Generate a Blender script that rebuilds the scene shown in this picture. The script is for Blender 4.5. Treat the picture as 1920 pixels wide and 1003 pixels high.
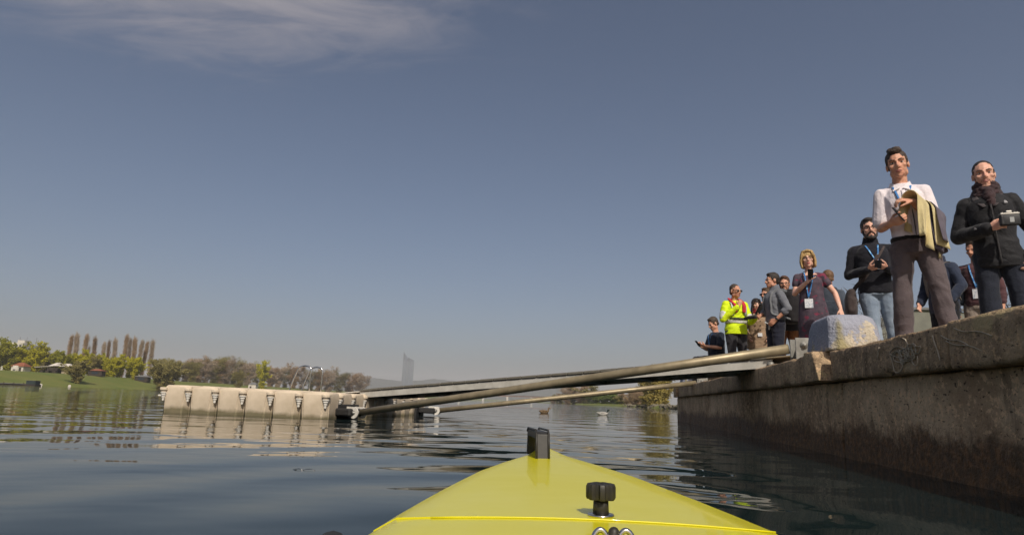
import bpy, bmesh, math, random
import numpy as np
from mathutils import Vector, Matrix, Quaternion

# ------------------------------------------------------------------ camera, sky, sun, exposure
scene = bpy.context.scene
for o in list(bpy.data.objects): bpy.data.objects.remove(o)
COL = scene.collection
F_PX, PITCH, ROLL, CAM_Z = 1200.0, math.radians(11.8), math.radians(2.0), 0.30
cam_d = bpy.data.cameras.new('camera'); cam = bpy.data.objects.new('camera', cam_d); COL.objects.link(cam)
cam_d.sensor_width = 36.0; cam_d.lens = 36.0 * F_PX / 1920.0; cam_d.clip_start = 0.02; cam_d.clip_end = 30000
cam.matrix_world = (Matrix.Translation((0, 0, CAM_Z)) @ Matrix.Rotation(math.pi/2 + PITCH, 4, 'X') @ Matrix.Rotation(ROLL, 4, 'Z'))
scene.camera = cam
SUN_AZ, SUN_EL = math.radians(168), math.radians(43)       # azimuth clockwise from +Y: behind the camera, a little to the right
world = bpy.data.worlds.new('World'); scene.world = world; world.use_nodes = True
def build_world():
    nt = world.node_tree; N = nt.nodes; L = nt.links; N.clear()
    out = N.new('ShaderNodeOutputWorld'); bg = N.new('ShaderNodeBackground'); bg.inputs['Strength'].default_value = 0.084
    sky = N.new('ShaderNodeTexSky'); sky.sky_type = 'NISHITA'; sky.sun_disc = False
    sky.sun_elevation = SUN_EL; sky.sun_rotation = SUN_AZ; sky.altitude = 150
    sky.air_density = 0.75; sky.dust_density = 3.8; sky.ozone_density = 0.4
    tc = N.new('ShaderNodeTexCoord'); sep = N.new('ShaderNodeSeparateXYZ'); L.new(tc.outputs['Generated'], sep.inputs[0])
    def m(op, a, b=None, c=None):
        n = N.new('ShaderNodeMath'); n.operation = op
        for i, v in enumerate((a, b, c)):
            if v is None: continue
            if isinstance(v, (int, float)): n.inputs[i].default_value = v
            else: L.new(v, n.inputs[i])
        return n.outputs[0]
    z = m('MAXIMUM', sep.outputs['Z'], 0.03)
    u, v = m('DIVIDE', sep.outputs['X'], z), m('DIVIDE', sep.outputs['Y'], z)
    cmb = N.new('ShaderNodeCombineXYZ'); L.new(u, cmb.inputs[0]); L.new(v, cmb.inputs[1])
    mp = N.new('ShaderNodeMapping'); mp.inputs['Rotation'].default_value = (0, 0, math.radians(38)); mp.inputs['Scale'].default_value = (1.2, 3.0, 1)
    mp.inputs['Location'].default_value = (0.35, 0.2, 0)
    L.new(cmb.outputs[0], mp.inputs[0])
    n1 = N.new('ShaderNodeTexNoise'); n1.inputs['Scale'].default_value = 2.1; n1.inputs['Detail'].default_value = 9; n1.inputs['Roughness'].default_value = 0.6; n1.inputs['Distortion'].default_value = 0.7
    L.new(mp.outputs[0], n1.inputs[0])
    # a bank of cirrus drifting in overhead from the upper left
    du, dv = m('SUBTRACT', u, -0.78), m('SUBTRACT', v, 1.0)
    r = m('SQRT', m('ADD', m('MULTIPLY', du, du), m('MULTIPLY', dv, dv)))
    reg = N.new('ShaderNodeMapRange'); reg.interpolation_type = 'SMOOTHSTEP'
    L.new(r, reg.inputs[0]); reg.inputs[1].default_value = 1.22; reg.inputs[2].default_value = 0.45; reg.inputs[3].default_value = 0; reg.inputs[4].default_value = 1
    cl = N.new('ShaderNodeMapRange'); cl.interpolation_type = 'SMOOTHSTEP'
    L.new(m('ADD', n1.outputs[0], m('MULTIPLY', reg.outputs[0], 0.42)), cl.inputs[0]); cl.inputs[1].default_value = 0.55; cl.inputs[2].default_value = 1.08
    fac = m('MULTIPLY', m('MULTIPLY', cl.outputs[0], reg.outputs[0]), 0.6)
    mix = N.new('ShaderNodeMix'); mix.data_type = 'RGBA'; L.new(fac, mix.inputs['Factor'])
    L.new(sky.outputs[0], mix.inputs['A']); mix.inputs['B'].default_value = (5.2, 4.7, 4.8, 1)
    L.new(mix.outputs['Result'], bg.inputs['Color']); L.new(bg.outputs[0], out.inputs[0])
build_world()
sun_d = bpy.data.lights.new('sun', 'SUN'); sun_d.energy = 3.6; sun_d.angle = math.radians(0.6); sun_d.color = (1.0, 0.92, 0.80)
sun = bpy.data.objects.new('sun', sun_d); COL.objects.link(sun)
sd = Vector((math.sin(SUN_AZ)*math.cos(SUN_EL), math.cos(SUN_AZ)*math.cos(SUN_EL), math.sin(SUN_EL)))
sun.rotation_euler = sd.to_track_quat('Z', 'Y').to_euler()
vs = scene.view_settings; vs.view_transform = 'Standard'; vs.look = 'None'; vs.gamma = 1.0; vs.use_curve_mapping = False; vs.exposure = 0.02
scene.cycles.use_denoising = True
scene.cycles.max_bounces = 6; scene.cycles.volume_bounces = 0; scene.cycles.transparent_max_bounces = 12
scene.cycles.caustics_reflective = False; scene.cycles.caustics_refractive = False

# ------------------------------------------------------------------ pixels of the photograph -> points (directions only; depth is always given)
def _basis():
    f = Vector((0, math.cos(PITCH), math.sin(PITCH))); r = Vector((1, 0, 0)); u = r.cross(f)
    r2 = r*math.cos(ROLL) + u*math.sin(ROLL); return r2, r2.cross(f), f
RR, UU, FF = _basis()
def ray(x, y): return FF + RR*((x-960)/F_PX) - UU*((y-501.5)/F_PX)
def at_z(x, y, z): d = ray(x, y); return Vector((0, 0, CAM_Z)) + d*((z-CAM_Z)/d.z)
def at_y(x, y, Y): d = ray(x, y); return Vector((0, 0, CAM_Z)) + d*(Y/d.y)

# ------------------------------------------------------------------ helpers
RNG = random.Random(7)
def vhash(i):
    i = i.astype(np.int64)
    n = (i[..., 0]*374761393 + i[..., 1]*668265263 + i[..., 2]*2147483647) & 0xffffffff
    n = ((n ^ (n >> 13))*1274126177) & 0xffffffff
    n = (n ^ (n >> 16)) & 0xffffffff
    return n/4294967295.0
def vnoise(P):
    """smooth 3-d value noise, -1..1, vectorised"""
    P = np.asarray(P, float); i = np.floor(P); f = P - i; f = f*f*(3-2*f); r = 0
    for dx in (0, 1):
        for dy in (0, 1):
            for dz in (0, 1):
                w = (f[..., 0] if dx else 1-f[..., 0])*(f[..., 1] if dy else 1-f[..., 1])*(f[..., 2] if dz else 1-f[..., 2])
                r = r + w*vhash(i + np.array([dx, dy, dz]))
    return r*2-1
def fbm(P, oct=4, lac=2.1, gain=0.5):
    P = np.asarray(P, float); a = 1.0; s = 0; t = 0
    for k in range(oct): s = s + a*vnoise(P + 17.3*k); t += a; a *= gain; P = P*lac
    return s/t

def S(hexcol):
    """sRGB 0-255 triple -> linear"""
    r = []
    for c in hexcol:
        c = c/255.0; r.append(c/12.92 if c <= 0.04045 else ((c+0.055)/1.055)**2.4)
    return (*r, 1)
MATS = {}
def mat(name, c1, c2=None, scale=8, rough=0.6, spec=0.4, metal=0, bump=0, bscale=None, detail=5, stretch=(1,1,1), lo=0.35, hi=0.65, coat=0, coord='Object', sheen=0, sss=0, trans=0, rough2=None, wrinkle=0.0, wscale=16):
    if name in MATS: return MATS[name]
    m = bpy.data.materials.new(name); m.use_nodes = True; nt = m.node_tree; N, L = nt.nodes, nt.links
    b = N['Principled BSDF']; b.inputs['Roughness'].default_value = rough; b.inputs['Specular IOR Level'].default_value = spec
    b.inputs['Metallic'].default_value = metal; b.inputs['Base Color'].default_value = c1 if len(c1) == 4 else (*c1, 1)
    if coat: b.inputs['Coat Weight'].default_value = coat; b.inputs['Coat Roughness'].default_value = 0.04
    if sheen: b.inputs['Sheen Weight'].default_value = sheen; b.inputs['Sheen Roughness'].default_value = 0.5
    if sss: b.inputs['Subsurface Weight'].default_value = sss; b.inputs['Subsurface Radius'].default_value = (0.012, 0.005, 0.003); b.inputs['Subsurface Scale'].default_value = 0.6
    if c2 is not None or bump:
        tc = N.new('ShaderNodeTexCoord'); mp = N.new('ShaderNodeMapping'); mp.inputs['Scale'].default_value = stretch
        L.new(tc.outputs[coord], mp.inputs[0])
    if c2 is not None:
        n = N.new('ShaderNodeTexNoise'); n.inputs['Scale'].default_value = scale; n.inputs['Detail'].default_value = detail; n.inputs['Roughness'].default_value = 0.6
        L.new(mp.outputs[0], n.inputs[0])
        r = N.new('ShaderNodeMapRange'); L.new(n.outputs[0], r.inputs[0]); r.inputs[1].default_value = lo; r.inputs[2].default_value = hi
        x = N.new('ShaderNodeMix'); x.data_type = 'RGBA'; L.new(r.outputs[0], x.inputs['Factor'])
        x.inputs['A'].default_value = c1 if len(c1) == 4 else (*c1, 1); x.inputs['B'].default_value = c2 if len(c2) == 4 else (*c2, 1)
        L.new(x.outputs['Result'], b.inputs['Base Color'])
        if rough2 is not None:
            rr = N.new('ShaderNodeMapRange'); L.new(r.outputs[0], rr.inputs[0]); rr.inputs[3].default_value = rough; rr.inputs[4].default_value = rough2
            L.new(rr.outputs[0], b.inputs['Roughness'])
    if bump:
        n2 = N.new('ShaderNodeTexNoise'); n2.inputs['Scale'].default_value = bscale or scale*3; n2.inputs['Detail'].default_value = 6
        L.new(mp.outputs[0], n2.inputs[0]); bp = N.new('ShaderNodeBump'); bp.inputs['Strength'].default_value = 1.0; bp.inputs['Distance'].default_value = bump
        L.new(n2.outputs[0], bp.inputs['Height']); L.new(bp.outputs[0], b.inputs['Normal'])
        if wrinkle:
            n3 = N.new('ShaderNodeTexNoise'); n3.inputs['Scale'].default_value = wscale; n3.inputs['Detail'].default_value = 3; n3.inputs['Distortion'].default_value = 1.4; L.new(mp.outputs[0], n3.inputs[0])
            ab = N.new('ShaderNodeMath'); ab.operation = 'SUBTRACT'; L.new(n3.outputs[0], ab.inputs[0]); ab.inputs[1].default_value = 0.5
            a2 = N.new('ShaderNodeMath'); a2.operation = 'ABSOLUTE'; L.new(ab.outputs[0], a2.inputs[0])
            b2 = N.new('ShaderNodeBump'); b2.inputs['Strength'].default_value = 0.8; b2.inputs['Distance'].default_value = wrinkle; L.new(a2.outputs[0], b2.inputs['Height']); L.new(bp.outputs[0], b2.inputs['Normal']); L.new(b2.outputs[0], b.inputs['Normal'])
    MATS[name] = m; return m

def link(name, me, m=None, parent=None, smooth=True):
    o = bpy.data.objects.new(name, me); COL.objects.link(o)
    if m is not None and not me.materials: me.materials.append(m)
    if smooth and len(me.polygons): me.polygons.foreach_set('use_smooth', [True]*len(me.polygons))
    if parent is not None: o.parent = parent
    return o
def tag(o, label, cat, group=None):
    o['label'] = label; o['category'] = cat
    if group: o['group'] = group
    return o
def struct(o, kind='structure'): o['kind'] = kind; return o
def empty(name, loc=(0,0,0), rz=0.0):
    e = bpy.data.objects.new(name, None); COL.objects.link(e); e.location = loc; e.rotation_euler = (0, 0, rz); e.empty_display_size = 0.1; return e
def pydata(name, v, f, m=None, parent=None, smooth=False):
    me = bpy.data.meshes.new(name); me.from_pydata([tuple(p) for p in v], [], [tuple(q) for q in f]); me.update()
    return link(name, me, m, parent, smooth)
def bm_obj(name, bm, m, parent=None, smooth=False):
    bmesh.ops.recalc_face_normals(bm, faces=bm.faces)
    me = bpy.data.meshes.new(name); bm.to_mesh(me); bm.free(); return link(name, me, m, parent, smooth)
def bm_box(bm, c, s, rot=None, bevel=0.0, seg=1):
    r = bmesh.ops.create_cube(bm, size=1.0); vs_ = r['verts']
    M = Matrix.Translation(c) @ (rot.to_4x4() if rot is not None else Matrix()) @ Matrix.Diagonal((*s, 1))
    bmesh.ops.transform(bm, matrix=M, verts=vs_)
    if bevel:
        ed = list({e for v in vs_ for e in v.link_edges}); bmesh.ops.bevel(bm, geom=ed, offset=bevel, segments=seg, affect='EDGES', profile=0.5)
    return vs_
def box(name, c, s, m, parent=None, rot=None, bevel=0.0, seg=1, smooth=False):
    bm = bmesh.new(); bm_box(bm, c, s, rot, bevel, seg); return bm_obj(name, bm, m, parent, smooth)
def frames(pts, up=None):
    pts = [Vector(p) for p in pts]; n = len(pts); T = []
    for i in range(n):
        a = pts[max(i-1, 0)]; b = pts[min(i+1, n-1)]; d = (b-a); T.append(d.normalized() if d.length > 1e-9 else Vector((0,0,1)))
    u0 = Vector(up) if up is not None else (Vector((0,0,1)) if abs(T[0].z) < 0.9 else Vector((0,1,0)))
    out = []
    for t in T:
        x = u0 - t*u0.dot(t)
        if x.length < 1e-6: x = t.orthogonal()
        x.normalize(); y = t.cross(x); out.append((x, y, t)); u0 = x
    return pts, out
def bm_tube(bm, pts, rad, seg=10, up=None, dome=False, flat=1.0):
    """tube through points; rad: number, list, or list of (rx, ry); closed ends (domed if asked)"""
    pts, fr = frames(pts, up); n = len(pts)
    if not isinstance(rad, (list, tuple)): rad = [rad]*n
    R = [(r, r*flat) if not isinstance(r, (tuple, list)) else r for r in rad]
    rows = []
    def ring(c, x, y, rx, ry): return [bm.verts.new(c + x*(rx*math.cos(2*math.pi*k/seg)) + y*(ry*math.sin(2*math.pi*k/seg))) for k in range(seg)]
    seq = []
    if dome:
        for a in (0.15, 0.55, 0.87): seq.append((pts[0]-fr[0][2]*(min(R[0])*math.cos(math.asin(a))), fr[0], (R[0][0]*a, R[0][1]*a)))
    for i in range(n): seq.append((pts[i], fr[i], R[i]))
    if dome:
        for a in (0.87, 0.55, 0.15): seq.append((pts[-1]+fr[-1][2]*(min(R[-1])*math.cos(math.asin(a))), fr[-1], (R[-1][0]*a, R[-1][1]*a)))
    for c, (x, y, t), (rx, ry) in seq: rows.append(ring(c, x, y, rx, ry))
    for a, b in zip(rows, rows[1:]):
        for k in range(seg): bm.faces.new((a[k], a[(k+1)%seg], b[(k+1)%seg], b[k]))
    bm.faces.new(rows[0][::-1]); bm.faces.new(rows[-1])
def tube(name, pts, rad, m, parent=None, seg=10, up=None, dome=False, flat=1.0):
    bm = bmesh.new(); bm_tube(bm, pts, rad, seg, up, dome, flat); return bm_obj(name, bm, m, parent, True)
def spline(pts, n=24):
    """Catmull-Rom through points"""
    P = [Vector(p) for p in pts]; P = [P[0]*2-P[1]] + P + [P[-1]*2-P[-2]]; out = []
    k = len(P)-3
    for i in range(k):
        for j in range(n//k + (1 if i == k-1 else 0)):
            t = j/(n//k); p0, p1, p2, p3 = P[i:i+4]
            out.append(0.5*((2*p1)+(p2-p0)*t+(2*p0-5*p1+4*p2-p3)*t*t+(3*p1-p0-3*p2+p3)*t**3))
    return out
def bm_lathe(bm, prof, seg=20, M=None):
    """closed profile (r,z) revolved about z"""
    rows = []
    for r, z in prof:
        rows.append([bm.verts.new((max(r, 1e-4)*math.cos(2*math.pi*k/seg), max(r, 1e-4)*math.sin(2*math.pi*k/seg), z)) for k in range(seg)])
    for a, b in zip(rows, rows[1:]):
        for k in range(seg): bm.faces.new((a[k], a[(k+1)%seg], b[(k+1)%seg], b[k]))
    bm.faces.new(rows[0][::-1]); bm.faces.new(rows[-1])
    if M is not None: bmesh.ops.transform(bm, matrix=M, verts=[v for r in rows for v in r])
def bm_prism(bm, poly, z0, z1, M=None):
    a = [bm.verts.new((x, y, z0)) for x, y in poly]; b = [bm.verts.new((x, y, z1)) for x, y in poly]; n = len(poly)
    bm.faces.new(a[::-1]); bm.faces.new(b)
    for k in range(n): bm.faces.new((a[k], a[(k+1)%n], b[(k+1)%n], b[k]))
    if M is not None: bmesh.ops.transform(bm, matrix=M, verts=a+b)
def copy_tree(o, parent=None):
    c = o.copy(); COL.objects.link(c); c.parent = parent
    for ch in list(o.children): copy_tree(ch, c)
    return c

# ------------------------------------------------------------------ water
def make_water():
    rs = np.concatenate([[0.0], np.geomspace(0.3, 9000, 60)]); na = 72; v = [(0, 0, 0)]; f = []
    for r in rs[1:]:
        for k in range(na): a = 2*math.pi*k/na; v.append((r*math.cos(a), r*math.sin(a), 0))
    for k in range(na): f.append((0, 1+k, 1+(k+1)%na))
    for i in range(len(rs)-2):
        b = 1+i*na
        for k in range(na): f.append((b+k, b+na+k, b+na+(k+1)%na, b+(k+1)%na))
    m = bpy.data.materials.new('river_water'); m.use_nodes = True; nt = m.node_tree; N, L = nt.nodes, nt.links
    b = N['Principled BSDF']; b.inputs['Base Color'].default_value = (0.010, 0.019, 0.020, 1); b.inputs['Roughness'].default_value = 0.015; b.inputs['IOR'].default_value = 1.18
    tc = N.new('ShaderNodeTexCoord'); sep = N.new('ShaderNodeSeparateXYZ'); L.new(tc.outputs['Object'], sep.inputs[0])
    def mth(op, a, b_=None):
        n = N.new('ShaderNodeMath'); n.operation = op
        for i, q in enumerate((a, b_)):
            if q is None: continue
            if isinstance(q, (int, float)): n.inputs[i].default_value = q
            else: L.new(q, n.inputs[i])
        return n.outputs[0]
    def noise(sc, st, det=2, rot=0, dist=0.0):
        mp = N.new('ShaderNodeMapping'); mp.inputs['Scale'].default_value = (st[0], st[1], 1); mp.inputs['Rotation'].default_value = (0, 0, math.radians(rot)); L.new(tc.outputs['Object'], mp.inputs[0])
        n = N.new('ShaderNodeTexNoise'); n.inputs['Scale'].default_value = sc; n.inputs['Detail'].default_value = det; n.inputs['Distortion'].default_value = dist; L.new(mp.outputs[0], n.inputs[0]); return n.outputs[0]
    def rings(cx, cy, k, decay):
        """ripples running out from a floating thing"""
        dx, dy = mth('SUBTRACT', sep.outputs[0], cx), mth('SUBTRACT', sep.outputs[1], cy)
        r = mth('SQRT', mth('ADD', mth('MULTIPLY', dx, dx), mth('MULTIPLY', dy, dy)))
        w = mth('SINE', mth('ADD', mth('MULTIPLY', r, k), mth('MULTIPLY', noise(0.5, (1, 1)), 6.0)))
        return mth('MULTIPLY', w, mth('POWER', 2.718, mth('MULTIPLY', r, -decay)))
    h = mth('MULTIPLY', noise(0.55, (1, 1.3), 2, 20), 0.030)
    h = mth('ADD', h, mth('MULTIPLY', noise(1.7, (1, 1.5), 1.5, -15, 0.5), 0.0046))
    h = mth('ADD', h, mth('MULTIPLY', noise(5.0, (1, 1.6), 1, 5), 0.0005))
    # the breeze ruffles the open river more than the sheltered water by the dock
    ruf = N.new('ShaderNodeMapRange'); L.new(sep.outputs[1], ruf.inputs[0]); ruf.inputs[1].default_value = 5; ruf.inputs[2].default_value = 40; ruf.inputs[3].default_value = 0; ruf.inputs[4].default_value = 1
    h = mth('ADD', h, mth('MULTIPLY', mth('MULTIPLY', noise(2.6, (0.7, 1.6), 3, 10), ruf.outputs[0]), 0.012))
    h = mth('ADD', h, mth('MULTIPLY', rings(0.1, 1.6, 9.0, 0.5), 0.0040))
    h = mth('ADD', h, mth('MULTIPLY', rings(-3.0, 9.5, 7.0, 0.35), 0.004))
    bp = N.new('ShaderNodeBump'); bp.inputs['Strength'].default_value = 1.0; bp.inputs['Distance'].default_value = 1.0
    L.new(h, bp.inputs['Height']); L.new(bp.outputs[0], b.inputs['Normal'])
    struct(pydata('river_water', v, f, m, smooth=True))
make_water()

# ------------------------------------------------------------------ terrain: banks and hills
LEFT = [(-150, -400), (-150, 0), (-146, 120), (-138, 170), (-128, 240), (-136, 450), (-133, 1000), (-60, 2000), (60, 3600)]
def shore_x(y):
    for (x0, y0), (x1, y1) in zip(LEFT, LEFT[1:]):
        if y0 <= y <= y1: return x0+(x1-x0)*(y-y0)/(y1-y0)
    return LEFT[-1][0]
LPROF = [(-6, -1.2), (0, 0.05), (1.2, 0.35), (4, 0.55), (10, 1.3), (20, 3.3), (27, 4.3), (33, 4.55), (80, 4.7), (400, 5.5), (2600, 12)]
def lprof(o): return float(np.interp(o, [p[0] for p in LPROF], [p[1] for p in LPROF]))
def left_ground(x, y): return lprof(shore_x(y)-x)
grass_m = mat('meadow_grass', S((92, 104, 50)), S((114, 114, 62)), scale=0.12, detail=8, rough=0.9, spec=0.1, lo=0.3, hi=0.7)
stone_m = mat('bank_stones', S((120, 112, 96)), S((88, 84, 70)), scale=1.5, rough=0.9, spec=0.2, bump=0.1, bscale=2)
def strip(name, line, prof, side, m, jitter=0.25, step=14):
    ys = []; pts = []
    for (x0, y0), (x1, y1) in zip(line, line[1:]):
        n = max(1, int(min(60, math.hypot(x1-x0, y1-y0)/step)))
        for k in range(n): t = k/n; pts.append((x0+(x1-x0)*t, y0+(y1-y0)*t))
    pts.append(line[-1]); v = []; f = []; w = len(prof)
    for i, (x, y) in enumerate(pts):
        j = float(vnoise(np.array([x*0.05, y*0.07, side+3.1])))
        for k, (o, z) in enumerate(prof):
            zz = z + (0.35*float(vnoise(np.array([(x+o*side)*0.04, y*0.04, 2.2]))) if o > 8 else 0)
            v.append((x+side*o+j*1.2*(1 if o < 30 else 0), y, zz))
    for i in range(len(pts)-1):
        for k in range(w-1):
            a = i*w+k; q = (a, a+1, a+w+1, a+w); f.append(q if side > 0 else q[::-1])
    o = pydata(name, v, f, m, smooth=True); return struct(o)
strip('riverbank_grass', LEFT, LPROF, -1, grass_m)
RIGHT = [(9, 14.6), (12, 24), (17, 50), (25, 100), (30, 150), (44, 500), (40, 1000), (70, 2000), (190, 3600)]
RPROF = [(-3, -1.0), (0, 0.05), (1.0, 0.5), (4, 0.6), (15, 0.62), (50, 1.2), (2600, 9)]
def rshore_x(y):
    for (x0, y0), (x1, y1) in zip(RIGHT, RIGHT[1:]):
        if y0 <= y <= y1: return x0+(x1-x0)*(y-y0)/(y1-y0)
    return RIGHT[-1][0]
def right_ground(x, y): return float(np.interp(x-rshore_x(y), [p[0] for p in RPROF], [p[1] for p in RPROF]))
strip('island_ground', RIGHT, RPROF, 1, grass_m, step=8)
# land behind the quay, on our side of the river
struct(pydata('quayside_ground', [(7.5, -60, 0.60), (400, -60, 3), (400, 14.65, 3), (9.5, 14.65, 0.58), (7.5, -60, -1.2), (9.5, 14.65, -1.2)], [(0, 1, 2, 3), (4, 0, 3, 5)], grass_m))
# hills
hill_m = mat('wooded_hills', S((44, 52, 46)), S((56, 62, 52)), scale=0.004, rough=1.0, spec=0.0)
def hills(name, prof, d, depth):
    """ridge through (px, py) of its skyline, standing d metres away on the valley floor, rising over `depth` metres"""
    v = []; f = []; xs = []
    for (a, ya), (b, yb) in zip(prof, prof[1:]):
        n = 10
        for k in range(n): t = k/n; xs.append((a+(b-a)*t, ya+(yb-ya)*t))
    xs.append(prof[-1]); n = len(xs)
    for i, (px, py) in enumerate(xs):
        p = at_y(px, py, d); zz = p.z + 4*float(fbm(np.array([px*0.09, 1.5, d*0.01]), 3))
        for t, h in ((-1, -0.02), (-0.7, 0.22), (-0.35, 0.68), (0, 1.0), (0.4, 0.9), (1, -0.02)):
            q = at_y(px, py, d+t*depth)
            v.append((q.x, d+t*depth, zz*h + (3*float(vnoise(np.array([px*0.2, t*5, 0.3]))) if 0.1 < h < 0.95 else 0)))
    for i in range(n-1):
        for k in range(5): a = i*6+k; f.append((a, a+6, a+7, a+1))
    struct(pydata(name, v, f, hill_m, smooth=True))
hills('hills', [(560, 744), (620, 724), (670, 712), (700, 708), (725, 711), (750, 714), (790, 713), (815, 710), (850, 714), (880, 719), (905, 726), (935, 735), (960, 748)], 3950, 500)
hills('hills', [(800, 746), (860, 737), (900, 733), (950, 729), (1000, 728), (1032, 724), (1052, 721), (1064, 724), (1078, 732), (1092, 741), (1110, 751), (1130, 757)], 3700, 350)

# ------------------------------------------------------------------ quay
QX, QK = 1.58, 0.150                      # water-side edge of the cap: x = QX + QK*y
QYAW = -math.atan(QK); QTOP, QUND = 0.725, 0.513
qroot = empty('quay_frame', (QX, 0, 0), QYAW)       # local y runs along the quay, local x towards the land
QL = 1/math.cos(QYAW)
def q2w(x, y, z): return Matrix.Translation((QX, 0, 0)) @ Matrix.Rotation(QYAW, 4, 'Z') @ Vector((x, y, z))
def w2q(p): return (Matrix.Translation((QX, 0, 0)) @ Matrix.Rotation(QYAW, 4, 'Z')).inverted() @ Vector(p)
QM = Matrix.Translation((QX, 0, 0)) @ Matrix.Rotation(QYAW, 4, 'Z')
QEND = 15.2
def concrete(name, base, stain, dark, wet=None, lichen=None):
    m = bpy.data.materials.new(name); m.use_nodes = True; nt = m.node_tree; N, L = nt.nodes, nt.links
    b = N['Principled BSDF']; b.inputs['Roughness'].default_value = 0.85; b.inputs['Specular IOR Level'].default_value = 0.25
    tc = N.new('ShaderNodeTexCoord'); co = tc.outputs['Object']
    def noise(sc, st=(1, 1, 1), det=6, ro=0.6, lac=2.0):
        mp = N.new('ShaderNodeMapping'); mp.inputs['Scale'].default_value = st; L.new(co, mp.inputs[0])
        n = N.new('ShaderNodeTexNoise'); n.inputs['Scale'].default_value = sc; n.inputs['Detail'].default_value = det; n.inputs['Roughness'].default_value = ro; L.new(mp.outputs[0], n.inputs[0]); return n.outputs[0]
    def rng(x, a, b_, c=0, d=1):
        n = N.new('ShaderNodeMapRange'); n.interpolation_type = 'SMOOTHSTEP'; L.new(x, n.inputs[0])
        for i, q in enumerate((a, b_, c, d)): n.inputs[1+i].default_value = q
        return n.outputs[0]
    def mixc(fac, A, B):
        n = N.new('ShaderNodeMix'); n.data_type = 'RGBA'; L.new(fac, n.inputs['Factor'])
        for key, q in (('A', A), ('B', B)):
            if isinstance(q, tuple): n.inputs[key].default_value = q
            else: L.new(q, n.inputs[key])
        return n.outputs['Result']
    def mth(op, a, b_):
        n = N.new('ShaderNodeMath'); n.operation = op
        for i, q in enumerate((a, b_)):
            if isinstance(q, (int, float)): n.inputs[i].default_value = q
            else: L.new(q, n.inputs[i])
        return n.outputs[0]
    c = mixc(rng(noise(2.2), 0.35, 0.68), base, stain)
    c = mixc(rng(noise(9, (1, 1, 0.18), 4), 0.5, 0.72, 0, 0.55), c, dark)       # run-off streaks
    c = mixc(rng(noise(38, det=3), 0.55, 0.75, 0, 0.5), c, stain)
    c = mixc(rng(noise(42, (1, 0.7, 1.5), 3), 0.60, 0.67, 0, 0.9), c, dark)                # pits
    c = mixc(rng(noise(1.4, (1, 0.6, 1.6), 9, 0.7), 0.42, 0.66, 0, 0.32), c, dark)      # soot and damp
    c = mixc(rng(noise(22, (1, 1, 1), 8, 0.75), 0.52, 0.60, 0, 0.8), c, (base[0]*1.2, base[1]*1.12, base[2]*1.05, 1))   # spalled, paler grit
    if lichen: c = mixc(rng(noise(3.1, (1, 1, 2.0), 8), 0.56, 0.66, 0, 0.7), c, lichen)
    sep = N.new('ShaderNodeSeparateXYZ'); L.new(co, sep.inputs[0])
    hb = noise(14, det=7)
    if wet:
        lvl = mth('ADD', mth('ADD', mth('MULTIPLY', noise(1.1, (1, 1, 0.0), 4, 0.55), 0.34), mth('MULTIPLY', noise(16, (1, 1, 0.9), 7, 0.7), 0.26)), -0.10)
        f = rng(mth('SUBTRACT', sep.outputs['Z'], lvl), -0.05, 0.06, 1, 0)
        c = mixc(f, c, mixc(rng(noise(25, det=4), 0.4, 0.7), wet, (wet[0]*2.2, wet[1]*1.9, wet[2]*1.6, 1)))
        r = rng(f, 0, 1, 0.88, 0.62); L.new(r, b.inputs['Roughness'])
    L.new(c, b.inputs['Base Color'])
    bp = N.new('ShaderNodeBump'); bp.inputs['Distance'].default_value = 0.022; bp.inputs['Strength'].default_value = 0.9
    L.new(mth('ADD', hb, mth('MULTIPLY', noise(55, det=5), 0.5)), bp.inputs['Height']); L.new(bp.outputs[0], b.inputs['Normal'])
    return m
cap_m = concrete('weathered_cap_concrete', S((190, 164, 132)), S((148, 124, 98)), S((66, 54, 42)), lichen=S((182, 164, 122)))
wall_m = concrete('weathered_wall_concrete', S((212, 184, 150)), S((168, 140, 110)), S((78, 63, 48)), wet=S((92, 72, 52)))
top_m = mat('quay_paving', S((150, 145, 135)), S((125, 120, 112)), scale=3, rough=0.9, spec=0.2, bump=0.004, bscale=30)
def rough_block(name, x0, x1, y0, y1, z0, z1, m, parent, cell=0.035, amp=0.006, bev=0.012, seed=0, shape=None, keep_sides=True):
    """weathered block: subdivided, edges worn, surface uneven"""
    bm = bmesh.new(); bm_box(bm, ((x0+x1)/2, (y0+y1)/2, (z0+z1)/2), (x1-x0, y1-y0, z1-z0))
    if shape: 
        for v in bm.verts: v.co = Vector(shape(*v.co))
    bmesh.ops.bevel(bm, geom=list(bm.edges), offset=bev, segments=2, affect='EDGES', profile=0.55)
    for it in range(9):
        ed = [e for e in bm.edges if e.calc_length() > cell*1.6 and min(v.co.x for v in e.verts) < x0+0.9]
        if not ed or len(bm.verts) > 30000: break
        bmesh.ops.subdivide_edges(bm, edges=ed, cuts=1, use_grid_fill=True)
    bmesh.ops.triangulate(bm, faces=[f for f in bm.faces if len(f.verts) > 4])
    bm.normal_update()
    P = np.array([v.co for v in bm.verts]); nrm = np.array([v.normal for v in bm.verts])
    d = amp*(fbm(P*9+seed, 4)*0.9) + amp*0.8*vnoise(P*2.2+seed)
    e = np.clip(fbm(P*5+seed+40, 3)-0.12, 0, 1)*amp*3.2       # chips, where an edge is
    edge = np.clip(1-np.max(np.abs(nrm), axis=1), 0, 0.3)/0.3
    d = d - e*edge*2.2
    P2 = P + nrm*d[:, None]
    for v, p in zip(bm.verts, P2): v.co = p
    return bm_obj(name, bm, m, parent, True)
qw = empty('quay_wall', (QX, 0, 0), QYAW)
qw['label'] = 'dark weathered concrete quay wall rising from the water under the standing crowd'; qw['category'] = 'quay wall'
REC = 0.075
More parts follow.
